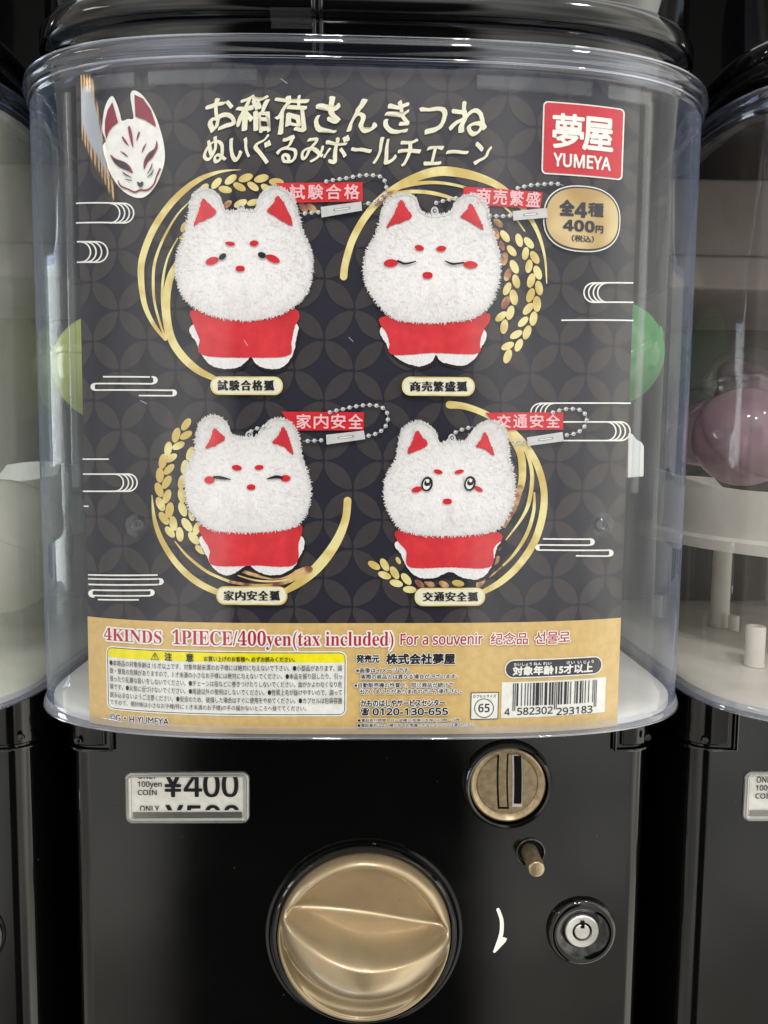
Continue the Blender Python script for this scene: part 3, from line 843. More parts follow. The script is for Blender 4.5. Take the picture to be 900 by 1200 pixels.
# line motifs
A = Art(2)
def motif_done():
    global A
    A.build('cloud_line_print', M['paper'], card); A = Art(2)
def uturn(xs, y0, y1, xl, side, w_=1.7):
    """nested U-turn lines"""
    r = abs(y1-y0)/2
    for k, xe in enumerate(xs):
        c = xe-side*r
        A.stroke([(c+side*r*math.sin(math.pi*q/14), (y0+y1)/2-r*math.cos(math.pi*q/14), w_) for q in range(15)], 0, 0)
    c = xs[-1]-side*r
    A.stroke([(xl, y0, w_), (c, y0, w_)], 0, 0); A.stroke([(xl, y1, w_), (c, y1, w_)], 0, 0)
uturn([140.7, 146.5, 152, 157], 238.6, 261.6, 89.5, 1)
motif_done()
uturn([106.5, 113, 119.5, 126.5], 283.6, 307.6, 90.5, 1)
motif_done()
uturn([145, 151, 156, 161], 555.5, 575.6, 97.5, 1)
motif_done()
A.stroke([(97, 538, 1.6), (128, 538, 1.6)], 0, 0)
motif_done()
A.stroke([(98.5, 593, 1.6), (104, 593.3, 1.6)], 0, 0)
motif_done()
uturn([700, 695, 689.5, 684], 331.8, 354.5, 742, -1)
motif_done()
A.stroke([(657.5, 375.5, 1.7), (742, 375.8, 1.7)], 0, 0)
motif_done()
for k, xe in enumerate((621.8, 627.4, 633, 638.5)):
    A.stroke([(xe+11*(1-math.sin(math.pi/2*q/8)), 472.8+11*(1-math.cos(math.pi/2*q/8)), 1.5) for q in range(9)], 0, 0)
A.stroke([(632, 472.6, 1.7), (739, 472.6, 1.7)], 0, 0)
uturn([721.5, 727, 732.5, 738], 494.5, 516.3, 660, 1)
motif_done()
def cloud(pts, w_=1.7):
    A.stroke([(x, y, w_) for x, y in pts], 0, 0)
def bulb(x, y0, y1, side):
    """thick rounded turn between two lines"""
    r = (y1-y0)/2; c = x-side*(r+2.6)
    A.stroke([(c+side*(r+.6)*math.sin(math.pi*q/14), (y0+y1)/2-r*math.cos(math.pi*q/14), 1.7+3.6*math.sin(math.pi*q/14)**2) for q in range(15)], 0, 0)
def motif(rows, turns):
    for x0_, x1_, y, w_ in rows: A.stroke([(x0_, y, w_), (x1_, y+.3, w_)], 0, 0)
    for x, y0, y1, sd in turns: bulb(x, y0, y1, sd)
motif([(121, 176, 441.6, 1.8), (112, 179, 449.6, 1.8), (112, 201, 457.2, 1.8), (163, 201, 463.6, 1.7)], [(184.5, 441.6, 449.6, 1), (107, 449.6, 457.2, -1), (207, 457.2, 463.8, 1)])
motif_done()
motif([(103.5, 185, 673.4, 1.8), (103.5, 185, 678.0, 1.6), (104, 185, 684.6, 1.8), (109, 176, 691.2, 1.8), (109, 176, 697.6, 1.8), (115, 163, 702.4, 1.7)], [(191.5, 678, 684.6, 1), (181, 691.0, 697.6, 1), (104.4, 691.2, 699.4, -1)])
motif_done()
motif([(636, 690, 631.4, 1.7), (632, 690, 638.4, 1.7), (632, 712, 644.4, 1.7), (674.5, 712, 651.2, 1.7)], [(696, 631.4, 638.6, 1), (627.6, 638.4, 644.6, -1), (718, 644.4, 651.4, 1)])
motif_done()

# titles
A = Art(4)
A.text('お稲荷さんきつね', (241, 113.5), (567.5, 157), 0, bold=('nib', 1.15, .75, .2), slant=.05, wob=.0024, res=4)
A.build('title_lettering', M['cream'], card)
A = Art(4)
A.text('ぬいぐるみボールチェーン', (238.5, 159), (574.5, 192.5), 0, bold=('nib', .85, .6, .15), slant=.10, wob=.0017, res=4)
A.build('subtitle_lettering', M['cream'], card)

# fox mask emblem
S = lambda pts, ox, oy, k: [(ox+x/k, oy+y/k)+tuple(q/k for q in r) for x, y, *r in pts]
z1_ = lambda pts: S(pts, 100, 90, 4.09)
em = None
A = Art(3)
A.poly(cr(z1_([(100, 310), (84, 260), (88, 190), (103, 130), (130, 95), (152, 130), (168, 180), (178, 213), (205, 205), (232, 202), (226, 150), (218, 90), (234, 68), (272, 88), (312, 140), (342, 200), (362, 260), (378, 325), (383, 390), (371, 450), (341, 520), (302, 567), (265, 583), (220, 573), (170, 537), (125, 472), (100, 400), (86, 335)]), 5))
em = A.build('mask_emblem', M['paper'], card)
A = Art(5)
A.poly(z1_([(133, 126), (147, 175), (160, 222), (130, 245), (115, 268), (103, 303), (97, 265), (98, 215), (110, 165)])); A.poly(z1_([(238, 90), (243, 195), (290, 212), (342, 245), (338, 225), (318, 165), (280, 110)]))
A.stroke(z1_([(213, 247, 12), (220, 280, 15), (227, 320, 10), (232, 343, 2)])); A.stroke(z1_([(180, 291, 7), (195, 315, 10), (212, 336, 2)])); A.stroke(z1_([(262, 268, 8), (255, 290, 9), (249, 312, 2)]))
A.stroke(z1_([(170, 360, 2), (192, 375, 8), (207, 388, 3)])); A.stroke(z1_([(295, 324, 2), (283, 345, 8), (274, 367, 3)]))
A.poly(cr(z1_([(123, 376), (150, 397), (190, 411), (216, 432), (231, 465), (205, 454), (165, 436), (138, 410)]), 4)); A.poly(cr(z1_([(345, 309), (349, 345), (326, 388), (300, 416), (284, 448), (284, 408), (305, 370), (335, 346)]), 4))
A.stroke(z1_([(160, 500, 4), (172, 526, 7), (205, 541, 7), (240, 556, 8), (265, 546, 8), (300, 546, 8), (330, 520, 7), (345, 480, 7), (362, 443, 8)]))
A.build('mask_markings', M['maroon'], em)
A = Art(6)
A.poly(cr(z1_([(136, 398), (165, 408), (198, 422), (218, 446), (196, 446), (160, 430)]), 4)); A.poly(cr(z1_([(332, 358), (326, 380), (306, 402), (292, 420), (296, 395), (314, 372)]), 4))
for a in ([(180, 460, 3), (200, 475, 7), (226, 487, 2)], [(195, 494, 3), (212, 500, 5), (228, 501, 2)], [(325, 418, 3), (316, 445, 6), (300, 470, 2)], [(331, 445, 2), (320, 470, 6), (299, 487, 2)]): A.stroke(z1_(a))
A.poly(z1_([(250, 511), (257, 507), (266, 514), (273, 506), (282, 509), (282, 519), (270, 536), (258, 527)]))
A.build('mask_eyes', M['slate'], em)

# maker's badge
A = Art(3); A.rrect((636.3, 119), (729, 204.5), 5, 0); A.build('logo_badge', M['paper'], card)
lb = bpy.data.objects['logo_badge']
A = Art(4); A.rrect((638, 120.8), (727.3, 202.8), 4, 0); A.build('badge_field', M['logo'], lb)
A = Art(5); A.text('夢', (648, 134), (682.5, 173.5), 0, bold=.95, res=4); A.text('屋', (683.5, 138), (716.5, 176), 0, bold=1.15, res=4)
A.text(sans('YUMEYA'), (648.5, 180.5), (714.5, 195.5), 0, bold=.55); A.build('badge_lettering', M['paper'], lb)

# price badge
bx0, bz1 = uv(636.6, 222.5); bx1, _ = uv(726, 260); _, bz0 = uv(636.6, 289)
def sup(cx, cz, rx, rz, e=2.45, n=64):
    return [(cx+rx*math.copysign(abs(math.cos(t))**(2/e), math.cos(t)), cz+rz*math.copysign(abs(math.sin(t))**(2/e), math.sin(t))) for t in [2*math.pi*k/n for k in range(n)]]
cxb, czb = (bx0+bx1)/2, uv(681, 257.5)[1]; rxb = (bx1-bx0)/2; rzb = (uv(681, 218.5)[1]-uv(681, 296)[1])/2
A = Art(6); A.poly_uv(sup(cxb, czb, rxb, rzb)); pb = A.build('price_badge', M['paper'], card)
A = Art(7); A.poly_uv(sup(cxb, czb, rxb-.0006, rzb-.0006)); A.build('badge_edge', M['slate'], pb)
A = Art(8); A.poly_uv(sup(cxb, czb, rxb-.0014, rzb-.0014)); A.build('badge_disc', M['badgegold'], pb)
A = Art(9)
A.text('全', (655.5, 236), (671, 253), 0, bold=1.0); A.text(sansb('4'), (673, 238.5), (686, 255.5), 0, bold=.5); A.text('種', (688.5, 239), (705.5, 254.5), 0, bold=.5)
A.text(sansb('400'), (659, 258.5), (695, 271.5), 0, bold=.3); A.text('円', (697, 266), (705, 274), 0, bold=.4); A.text('（税込）', (669, 276.5), (694.5, 284), 0, bold=.2)
A.build('badge_lettering', M['slate'], pb)

# ------------------------------------------------------------------ straw rings, ears of rice, chains, name plates, foxes
def straw(name, items, grains, k, ox, oy):
    A = Art(2); A.tilt = 0
    for mi, path in items: A.stroke(S(path, ox, oy, k), mi)
    for g in grains:
        x, y, r, a = g[:4]; mi = g[4] if len(g) > 4 else 0
        A.ell(ox+x/k, oy+y/k, r/k, r*.52/k, a, mi, 16)
    return A.build(name, [M['straw'], M['copper']], card)
straw('straw_ring_print', [
    (0, [(543, 38, 2), (440, 48, 14), (330, 92, 26), (220, 185, 32), (130, 310, 33), (76, 440, 33), (63, 540, 31), (80, 680, 25), (125, 780, 19), (180, 850, 14)]),
    (0, [(325, 165, 4), (240, 250, 9), (170, 370, 12), (130, 480, 14), (122, 580, 14), (130, 680, 12), (160, 790, 10), (185, 850, 10)]),
    (0, [(240, 365, 6), (195, 450, 9), (172, 540, 12), (165, 640, 13), (172, 740, 13), (187, 840, 12)]),
    (0, [(240, 480, 26), (205, 550, 34), (186, 650, 36), (190, 760, 36), (215, 860, 38), (270, 940, 38), (340, 1000, 34), (415, 1037, 24)])],
    [(362, 130, 33, -45), (425, 103, 33, -48), (493, 85, 34, -38), (565, 77, 36, -20), (640, 80, 36, -15), (712, 97, 36, 5), (467, 133, 33, 12), (535, 120, 33, 28), (600, 118, 32, 35), (665, 128, 32, 35), (475, 205, 28, -40, 1), (540, 200, 34, -25), (600, 195, 30, -15), (270, 312, 28, -65), (268, 362, 22, -10), (840, 218, 30, 55, 1), (880, 220, 30, 40, 1)], 4.09, 150, 190)
straw('straw_ring_print', [
    (0, [(73, 432, 28), (80, 380, 27), (108, 290, 27), (160, 200, 27), (230, 125, 27), (330, 65, 30), (430, 36, 36), (530, 45, 34), (620, 73, 28), (690, 115, 22), (760, 190, 19), (805, 270, 14), (830, 360, 9), (837, 458, 4)]),
    (0, [(240, 112, 16), (320, 86, 16), (420, 78, 12), (520, 94, 10), (620, 130, 8), (700, 190, 7), (755, 262, 5)]),
    (0, [(235, 125, 14), (330, 112, 14), (420, 120, 14), (520, 150, 10)]), (1, [(200, 158, 22), (230, 132, 24), (265, 112, 14)])],
    [(655, 230, 22, 40, 1), (680, 280, 26, 55), (705, 335, 25, 50), (715, 395, 28, 65), (722, 450, 27, 75), (713, 510, 30, 80), (700, 568, 28, 105), (677, 620, 28, 100), (645, 270, 24, 70, 1), (668, 315, 20, 70, 1), (678, 365, 26, 100, 1), (690, 425, 25, 110, 1), (688, 478, 26, 115), (682, 530, 27, 115, 1), (665, 582, 26, 140),
     (733, 295, 26, 75), (770, 305, 26, 50), (757, 345, 25, 100), (792, 360, 27, 60), (770, 393, 26, 100), (803, 417, 28, 70), (778, 447, 28, 105), (808, 475, 28, 80), (776, 502, 28, 110), (800, 535, 30, 90), (767, 553, 27, 130), (787, 590, 28, 100), (748, 602, 25, 135), (763, 642, 28, 110), (722, 650, 26, 150), (732, 690, 26, 115), (690, 693, 26, 155), (690, 732, 28, 110)], 3.214, 380, 190)
straw('straw_ring_print', [
    (0, [(55, 330, 3), (65, 420, 14), (95, 500, 19), (150, 580, 22), (220, 640, 23), (305, 680, 20)]), (0, [(742, 350, 27), (736, 410, 27), (715, 470, 31), (680, 530, 35), (630, 590, 36), (570, 640, 28), (515, 672, 18)]),
    (0, [(135, 492, 4), (180, 545, 9), (250, 600, 10), (330, 635, 10)]), (1, [(330, 635, 10), (420, 648, 11), (520, 638, 13), (610, 592, 22)]), (1, [(360, 592, 12), (420, 612, 12), (500, 620, 14), (600, 590, 22)]), (0, [(350, 610, 4), (420, 630, 6), (500, 632, 6), (560, 616, 6)])],
    [(175, 82, 25, -55), (175, 120, 24, -30), (140, 120, 27, -75), (148, 157, 24, -25), (112, 168, 26, -80), (122, 200, 24, -30), (93, 212, 27, -80), (115, 240, 24, -45), (83, 260, 27, 90), (107, 285, 26, -60), (80, 312, 27, 70), (108, 335, 26, -70), (85, 362, 27, 65), (117, 383, 28, -80), (97, 412, 26, 55), (130, 430, 27, 80), (118, 460, 24, 50), (153, 468, 26, 85), (190, 185, 26, -70), (170, 232, 26, -80), (160, 285, 26, -80), (160, 332, 27, 80), (163, 380, 27, 70), (178, 435, 28, 55), (213, 448, 25, -70), (202, 482, 27, 50), (225, 522, 22, 40), (195, 400, 22, 80)], 3, 160, 470)
straw('straw_ring_print', [
    (0, [(320, 43, 27), (370, 48, 23), (430, 68, 22), (490, 100, 22), (545, 140, 22), (595, 195, 22), (632, 265, 24), (652, 350, 24), (645, 440, 26), (615, 530, 26), (560, 610, 25), (500, 665, 23), (440, 700, 18)]),
    (0, [(545, 150, 14), (590, 210, 12), (610, 290, 14), (600, 380, 14), (575, 440, 10), (518, 518, 4)]), (0, [(520, 130, 24), (568, 210, 26), (576, 290, 26), (568, 340, 22)]), (1, [(568, 335, 22), (548, 400, 22), (512, 470, 12)]),
    (0, [(618, 350, 6), (615, 420, 12), (590, 500, 13), (545, 570, 10), (500, 615, 6)]), (1, [(505, 610, 7), (460, 650, 4)])],
    [(55, 607, 24, 30), (92, 605, 25, 60), (92, 642, 24, 20), (127, 633, 25, 60), (133, 670, 24, 15), (168, 655, 25, 50), (180, 692, 24, 5), (140, 590, 14, 60), (215, 672, 20, 40, 1), (250, 672, 20, 25, 1), (300, 674, 20, 25, 1), (350, 670, 22, 10), (400, 655, 22, -5, 1), (430, 665, 24, -55, 1), (490, 545, 20, -50, 1), (485, 590, 18, -60, 1)], 3, 420, 460)

def furry(pts, amp, step=1.1, seed=0):
    """closed outline broken up into short tufts"""
    r_ = random.Random(seed); P = cr(pts, 10); out = []
    for i, p in enumerate(P):
        q = P[(i+1) % len(P)]; d = Vector((q[0]-p[0], q[1]-p[1])); L = d.length
        k = max(1, int(L/step)); nn = Vector((d.y, -d.x)).normalized() if L else Vector((0, 0))
        for j in range(k):
            b = Vector(p)+d*(j/k)+d.normalized()*r_.uniform(-.3, .3)*0
            out.append(tuple(b+nn*r_.uniform(-amp*.5, amp)))
    return out
def fox(k, ox, oy, head, bodyp, bib, ears, brows, cheeks, eyes, nose, loop, seed, label):
    T_ = lambda pts: S(pts, ox, oy, k)
    f = None
    A = Art(4)
    hx = [p[0] for p in T_(head)]; hy = [p[1] for p in T_(head)]
    c0 = uv((min(hx)+max(hx))/2, min(hy)*.35+max(hy)*.65); rx = (uv(max(hx), 300)[0]-uv(min(hx), 300)[0])/2
    A.poly(furry(T_(bodyp), .6, 1.3, seed))
    def tone_b(x, z, k=0):
        q = .95-.10*abs(noise.noise(Vector((x*150, z*150, seed))))
        return (q, q*.99, q)
    f = A.build('fox_print', M['fur'], card, tone=tone_b, cutz=.003, cut=.003)
    f['label'] = label
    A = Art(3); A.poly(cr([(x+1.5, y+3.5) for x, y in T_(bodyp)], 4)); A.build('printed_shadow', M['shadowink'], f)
    A = Art(5); A.poly(furry(T_(bib), .35, 1.6, seed+1)); 
    bx = [p[0] for p in T_(bib)]; by = [p[1] for p in T_(bib)]; bc = uv(sum(bx)/len(bx), min(by)*.5+max(by)*.5); bw = rx
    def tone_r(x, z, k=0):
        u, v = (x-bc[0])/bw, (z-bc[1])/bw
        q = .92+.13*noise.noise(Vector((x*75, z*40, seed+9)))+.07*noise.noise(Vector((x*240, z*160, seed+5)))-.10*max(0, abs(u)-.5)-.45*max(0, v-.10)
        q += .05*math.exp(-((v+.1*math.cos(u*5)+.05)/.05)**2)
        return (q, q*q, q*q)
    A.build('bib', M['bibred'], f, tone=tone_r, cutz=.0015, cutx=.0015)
    A = Art(6); A.poly(furry(T_(head), .7, .8, seed+2))
    lp = None
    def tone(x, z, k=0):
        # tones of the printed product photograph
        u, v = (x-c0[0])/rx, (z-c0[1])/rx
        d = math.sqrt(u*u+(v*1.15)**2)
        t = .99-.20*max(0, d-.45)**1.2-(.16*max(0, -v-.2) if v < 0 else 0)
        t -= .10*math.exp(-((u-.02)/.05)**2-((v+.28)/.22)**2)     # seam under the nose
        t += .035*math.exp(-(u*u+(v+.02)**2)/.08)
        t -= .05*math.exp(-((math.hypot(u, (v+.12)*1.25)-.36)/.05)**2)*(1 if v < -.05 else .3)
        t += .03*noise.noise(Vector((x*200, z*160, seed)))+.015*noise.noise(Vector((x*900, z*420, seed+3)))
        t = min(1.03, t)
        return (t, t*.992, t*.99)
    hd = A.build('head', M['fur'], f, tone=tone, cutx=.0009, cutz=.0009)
    # printed strands of pile
    A = Art(7, step=.02); r_ = random.Random(seed*7); poly = cr(T_(head), 6)
    def inside(x, y):
        c = False
        for (xa, ya), (xb, yb) in zip(poly, poly[1:]+poly[:1]):
            if (ya > y) != (yb > y) and x < (xb-xa)*(y-ya)/(yb-ya)+xa: c = not c
        return c
    sh = {}
    mx, my = (min(hx)+max(hx))/2, min(hy)*.4+max(hy)*.6
    n_ = 0
    while n_ < 900:
        x, y = r_.uniform(min(hx), max(hx)), r_.uniform(min(hy), max(hy))
        if not inside(x, y): continue
        n_ += 1
        d = Vector((x-mx, (y-my)+14)).normalized(); an = r_.gauss(0, .5); d = Vector((d.x*math.cos(an)-d.y*math.sin(an), d.x*math.sin(an)+d.y*math.cos(an)))
        L_ = r_.uniform(2.5, 5.5); A.stroke([(x, y, .35), (x+d.x*L_*.5, y+d.y*L_*.5, .75), (x+d.x*L_, y+d.y*L_, .3)], 0, 0, False); sh[round(A.k/.02)] = r_.choice((.965, .975, .985, 1.01, 1.025))
    for (xa, ya), (xb, yb) in zip(poly, poly[1:]+poly[:1]):
        for q in range(3):
            t_ = r_.random(); x, y = xa+(xb-xa)*t_, ya+(yb-ya)*t_
            d = Vector((x-mx, y-my)).normalized(); an = r_.gauss(0, .45); d = Vector((d.x*math.cos(an)-d.y*math.sin(an), d.x*math.sin(an)+d.y*math.cos(an)))
            L_ = r_.uniform(1.2, 3.2); A.stroke([(x-d.x*2, y-d.y*2, .9), (x+d.x*L_*.5, y+d.y*L_*.5, .8), (x+d.x*L_, y+d.y*L_, .3)], 0, 0, False); sh[round(A.k/.02)] = r_.choice((.95, .98, 1.0, 1.02))
    A.build('fur_strands', M['fur'], f, tone=lambda x, z, k=0: tuple(min(1.05, c*sh.get(round(k/.02), 1)) for c in tone(x, z)))
    A = Art(8)
    for e in ears: A.poly(furry(T_(e), .9, .9, seed+5))
    A.build('inner_ears', M['bibred'], f, tone=lambda x, z, k=0: (lambda q: (q, q*.8, q*.85))(.84+.16*noise.noise(Vector((x*170, z*170, 5)))), cutz=.0015)
    A = Art(9)
    for b in brows+cheeks: A.ell(ox+b[0]/k, oy+b[1]/k, b[2]/k, b[3]/k, b[4], 0, 20, 1.8)
    A.ell(ox+nose[0]/k, oy+nose[1]/k, nose[2]/k, nose[3]/k, 0, 0, 20, 2.3)
    A.build('face_marks', M['red'], f)
    A = Art(10)
    for e in eyes:
        if e[0] == 'line': A.stroke(T_(e[1]), 0)
        elif e[0] == 'dot': A.ell(ox+e[1]/k, oy+e[2]/k, e[3]/k, e[4]/k, e[5], 0, 20)
        else:
            x, y = e[1], e[2]
            A.ell(ox+x/k, oy+y/k, 20/k, 26/k, 12, 0, 28)
            A.ell(ox+(x-1)/k, oy+(y+1)/k, 13/k, 19/k, 12, 1, 24)
            A.ell(ox+(x+1)/k, oy+(y-3)/k, 11/k, 13/k, 12, 0, 24)
            A.ell(ox+(x+2)/k, oy+(y-10)/k, 6/k, 6/k, 0, 1, 14); A.stroke(T_([(x-9, y+6, 3), (x-2, y+10, 5), (x+7, y+7, 3)]), 1)
    A.build('eyes', [M['ink'], M['paper']], f)
    A = Art(5); x, y = ox+loop[0]/k, oy+loop[1]/k
    A.ell(x, y+1, 4.6, 6, 0, 0, 20); A.ell(x, y, 2.2, 2.6, 0, 1, 14); A.ell(x+.3, y-.2, 1.2, 1.4, 0, 0, 10)
    A.build('loop', [M['silver'], M['slate']], f)
    return f
fox(4.09, 150, 190,
    [(292, 262), (305, 192), (330, 150), (365, 132), (405, 140), (440, 170), (455, 210), (475, 240), (545, 232), (610, 235), (625, 190), (650, 150), (690, 125), (740, 132), (780, 160), (800, 200), (820, 270), (835, 330), (865, 400), (880, 450), (882, 510), (875, 580), (850, 640), (800, 690), (720, 735), (600, 760), (500, 755), (400, 735), (310, 690), (260, 630), (240, 560), (235, 500), (245, 430), (268, 370)],
    [(312, 780), (330, 870), (355, 925), (400, 975), (460, 992), (530, 985), (570, 955), (590, 935), (615, 970), (670, 992), (740, 985), (788, 930), (806, 850), (802, 770), (600, 700)],
    [(305, 715), (400, 700), (540, 700), (700, 700), (800, 705), (822, 745), (800, 790), (785, 860), (768, 928), (590, 938), (360, 925), (345, 850), (325, 800), (310, 760)],
    [[(362, 180), (338, 250), (318, 312), (345, 293), (372, 285), (428, 247), (395, 208)], [(722, 166), (695, 205), (668, 240), (705, 265), (740, 288), (792, 308), (765, 230)]],
    [(493, 396, 24, 10, 8), (607, 394, 22, 14, -4)], [(407, 478, 33, 18, -18), (697, 468, 36, 17, 24)],
    [('dot', 457, 458, 20, 13, -38), ('dot', 645, 451, 20, 14, 20)], (541, 515, 22, 14), (543, 225), 11, 'exam success fox with sleepy dot eyes')
fox(3.214, 380, 190,
    [(208, 235), (218, 185), (238, 148), (270, 128), (315, 125), (345, 145), (360, 185), (400, 205), (440, 203), (475, 190), (490, 160), (520, 135), (560, 125), (595, 145), (615, 185), (622, 230), (640, 290), (655, 340), (660, 400), (650, 470), (620, 540), (570, 583), (500, 600), (400, 607), (300, 600), (240, 575), (190, 520), (158, 460), (150, 400), (160, 340), (187, 290)],
    [(218, 620), (235, 690), (258, 725), (300, 755), (350, 770), (385, 764), (408, 750), (420, 728), (432, 746), (455, 758), (510, 768), (550, 755), (582, 715), (600, 630), (400, 560)],
    [(212, 588), (300, 570), (400, 570), (520, 570), (612, 570), (622, 598), (597, 638), (585, 680), (572, 722), (410, 720), (258, 726), (245, 680), (232, 640), (214, 618)],
    [[(288, 146), (260, 200), (232, 252), (265, 238), (290, 232), (330, 210), (312, 180)], [(552, 160), (532, 185), (510, 210), (535, 224), (552, 234), (598, 258), (580, 210)]],
    [(357, 327, 18, 11, 15), (439, 330, 19, 11, -5)], [(250, 384, 27, 15, -4), (549, 390, 27, 14, 4)],
    [('line', [(277, 377, 9), (300, 386, 8), (322, 384, 7), (344, 377, 4)]), ('line', [(453, 376, 4), (478, 387, 8), (500, 386, 7), (522, 383, 7)])], (388, 430, 19, 13), (415, 186), 12, 'thriving business fox with downturned closed eyes')
fox(3, 160, 470,
    [(207, 175), (213, 120), (226, 80), (255, 55), (290, 55), (320, 80), (335, 115), (370, 128), (420, 125), (440, 100), (465, 75), (500, 62), (540, 75), (565, 110), (575, 150), (582, 200), (600, 250), (612, 310), (605, 370), (575, 425), (520, 450), (400, 460), (290, 455), (235, 430), (190, 380), (175, 320), (172, 260), (185, 220)],
    [(230, 470), (250, 550), (275, 590), (310, 612), (345, 605), (392, 578), (430, 600), (480, 612), (530, 600), (565, 565), (582, 475), (400, 420)],
    [(226, 435), (300, 420), (400, 420), (500, 420), (575, 432), (582, 462), (570, 500), (555, 575), (420, 577), (270, 575), (258, 520), (230, 470)],
    [[(275, 96), (262, 130), (245, 167), (285, 155), (314, 133), (297, 112)], [(518, 90), (500, 118), (479, 147), (515, 160), (552, 188), (540, 135)]],
    [(355, 234, 18, 10, 8), (433, 233, 16, 9, -4)], [(259, 277, 18, 13, 0), (525, 271, 18, 12, 0)],
    [('line', [(276, 267, 9), (300, 269, 11), (334, 275, 3)]), ('line', [(459, 274, 3), (490, 266, 11), (512, 268, 9)])], (405, 302, 15, 10), (397, 120), 13, 'household safety fox with narrow closed eyes')
fox(3, 420, 460,
    [(135, 230), (143, 170), (160, 125), (200, 103), (240, 112), (270, 140), (285, 180), (320, 170), (370, 172), (390, 150), (415, 120), (455, 100), (495, 110), (520, 145), (525, 190), (530, 240), (545, 300), (545, 370), (520, 440), (480, 482), (400, 498), (310, 503), (220, 498), (150, 478), (110, 425), (92, 370), (95, 310), (115, 265)],
    [(136, 520), (150, 570), (175, 620), (215, 650), (270, 650), (320, 630), (365, 650), (420, 655), (460, 625), (485, 550), (488, 510), (310, 460)],
    [(134, 484), (220, 470), (310, 470), (400, 470), (490, 490), (503, 516), (475, 545), (460, 612), (320, 613), (180, 612), (167, 555), (137, 520)],
    [[(205, 133), (190, 165), (171, 214), (205, 205), (244, 183), (225, 155)], [(443, 138), (428, 165), (411, 190), (440, 200), (477, 222), (462, 175)]],
    [(279, 278, 16, 8, 14), (353, 278, 17, 7, -14)], [(205, 340, 20, 10, -15), (420, 338, 17, 8, 28)],
    [('ring', 240, 321), ('ring', 390, 319)], (311, 382, 16, 10), (328, 160), 14, 'traffic safety fox with round open eyes')

def chain(name, k, ox, oy, runs, clip):
    A = Art(9)
    for run in runs:
        P = S(run, ox, oy, k)
        A.stroke([(x, y, .9) for x, y in P], 1, 3)
        # bead every 7.4 px along the run
        Q = cr(P, 8, False); acc = 0; last = None
        for a, b in zip(Q, Q[1:]):
            L = math.hypot(b[0]-a[0], b[1]-a[1])
            while acc <= L:
                t = acc/L if L else 0; x = a[0]+(b[0]-a[0])*t; y = a[1]+(b[1]-a[1])*t
                A.ell(x, y, 2.4, 2.4, 0, 0, 12); A.ell(x+.4, y+.5, 1.35, 1.3, 0, 1, 10); A.ell(x-.3, y-.3, .8, .7, 0, 2, 8)
                acc += 7.9
            acc -= L
    P = S(clip, ox, oy, k); A.poly(P, 3)
    c = [((P[0][0]+P[3][0])/2, (P[0][1]+P[3][1])/2), ((P[1][0]+P[2][0])/2, (P[1][1]+P[2][1])/2)]
    lp = lambda t: (c[0][0]+(c[1][0]-c[0][0])*t, c[0][1]+(c[1][1]-c[0][1])*t)
    A.stroke([(*lp(.3), 6.5), (*lp(.72), 6.5)], 0, 0); A.stroke([(*lp(.33), 3), (*lp(.69), 3)], 1, 0); A.stroke([(*lp(.34), 1.2), (*lp(.68), 1.2)], 2, 0)
    return A.build(name, [M['silver'], M['grey'], M['paper'], M['silver']], card)
chain('ball_chain_print', 6, 320, 190, [[(375, 146), (428, 135), (480, 128), (530, 120), (582, 109), (635, 102), (687, 102), (737, 107), (772, 123), (790, 160), (795, 200), (785, 240), (765, 265), (728, 285), (680, 297), (632, 305)], [(320, 361), (270, 365), (225, 370), (180, 366)]], [(337, 325), (621, 287), (626, 350), (343, 399)])
chain('ball_chain_print', 3.214, 380, 190, [[(420, 158), (445, 151), (470, 145), (500, 140)], [(725, 103), (750, 97), (775, 92), (800, 90), (825, 88), (850, 86), (875, 87), (898, 94)], [(620, 208), (645, 208), (670, 208), (698, 206)]], [(706, 190), (834, 178), (838, 214), (709, 225)])
chain('ball_chain_print', 3, 160, 470, [[(680, 40), (705, 33), (730, 28), (755, 22), (780, 18), (805, 15), (830, 15), (855, 20), (875, 32), (883, 55), (880, 78), (868, 98), (848, 112), (825, 120), (805, 123)], [(650, 138), (630, 139), (608, 140), (585, 141)], [(405, 107), (422, 98), (440, 93), (458, 90)]], [(667, 119), (799, 104), (804, 134), (669, 153)])
chain('ball_chain_print', 3, 420, 460, [[(680, 70), (708, 62), (730, 58), (752, 58), (775, 62), (792, 75), (798, 95), (793, 115), (780, 132), (760, 143), (740, 148), (722, 150)], [(575, 172), (555, 174), (532, 175)], [(340, 140), (358, 132), (378, 126), (400, 120)]], [(589, 158), (714, 139), (718, 171), (593, 188)])

def redtag(quad, tq, body):
    A = Art(5); A.poly(quad); t = A.build('tag_print', M['red'], card)
    A = Art(7)
    n = len(body); (tl, tr, br, bl) = tq
    for i, c in enumerate(body):
        u0 = i/(n-1+.82); u1 = (i+.82)/(n-1+.82)
        L = lambda a, b, u: (a[0]+(b[0]-a[0])*u, a[1]+(b[1]-a[1])*u)
        A.text(c, None, None, 0, bold=.42, quad=(L(tl, tr, u0), L(tl, tr, u1), L(bl, br, u1), L(bl, br, u0)))
    A.build('tag_lettering', M['pinkwhite'], t)
redtag([(323.5, 215.5), (424.8, 214.4), (425.3, 236.8), (343, 238.5)], [(340, 218), (421, 217.5), (421, 234.5), (340, 234.8)], '試験合格')
redtag([(542.8, 219.5), (635.3, 226.3), (632.4, 246), (542.8, 240)], [(558.8, 221.8), (632.5, 226.8), (631.3, 244), (558, 239)], '商売繁盛')
redtag([(330, 482.6), (426.6, 483.3), (426.2, 504.4), (345, 504.4)], [(348, 485.6), (425, 485.8), (425, 502.3), (348, 502)], '家内安全')
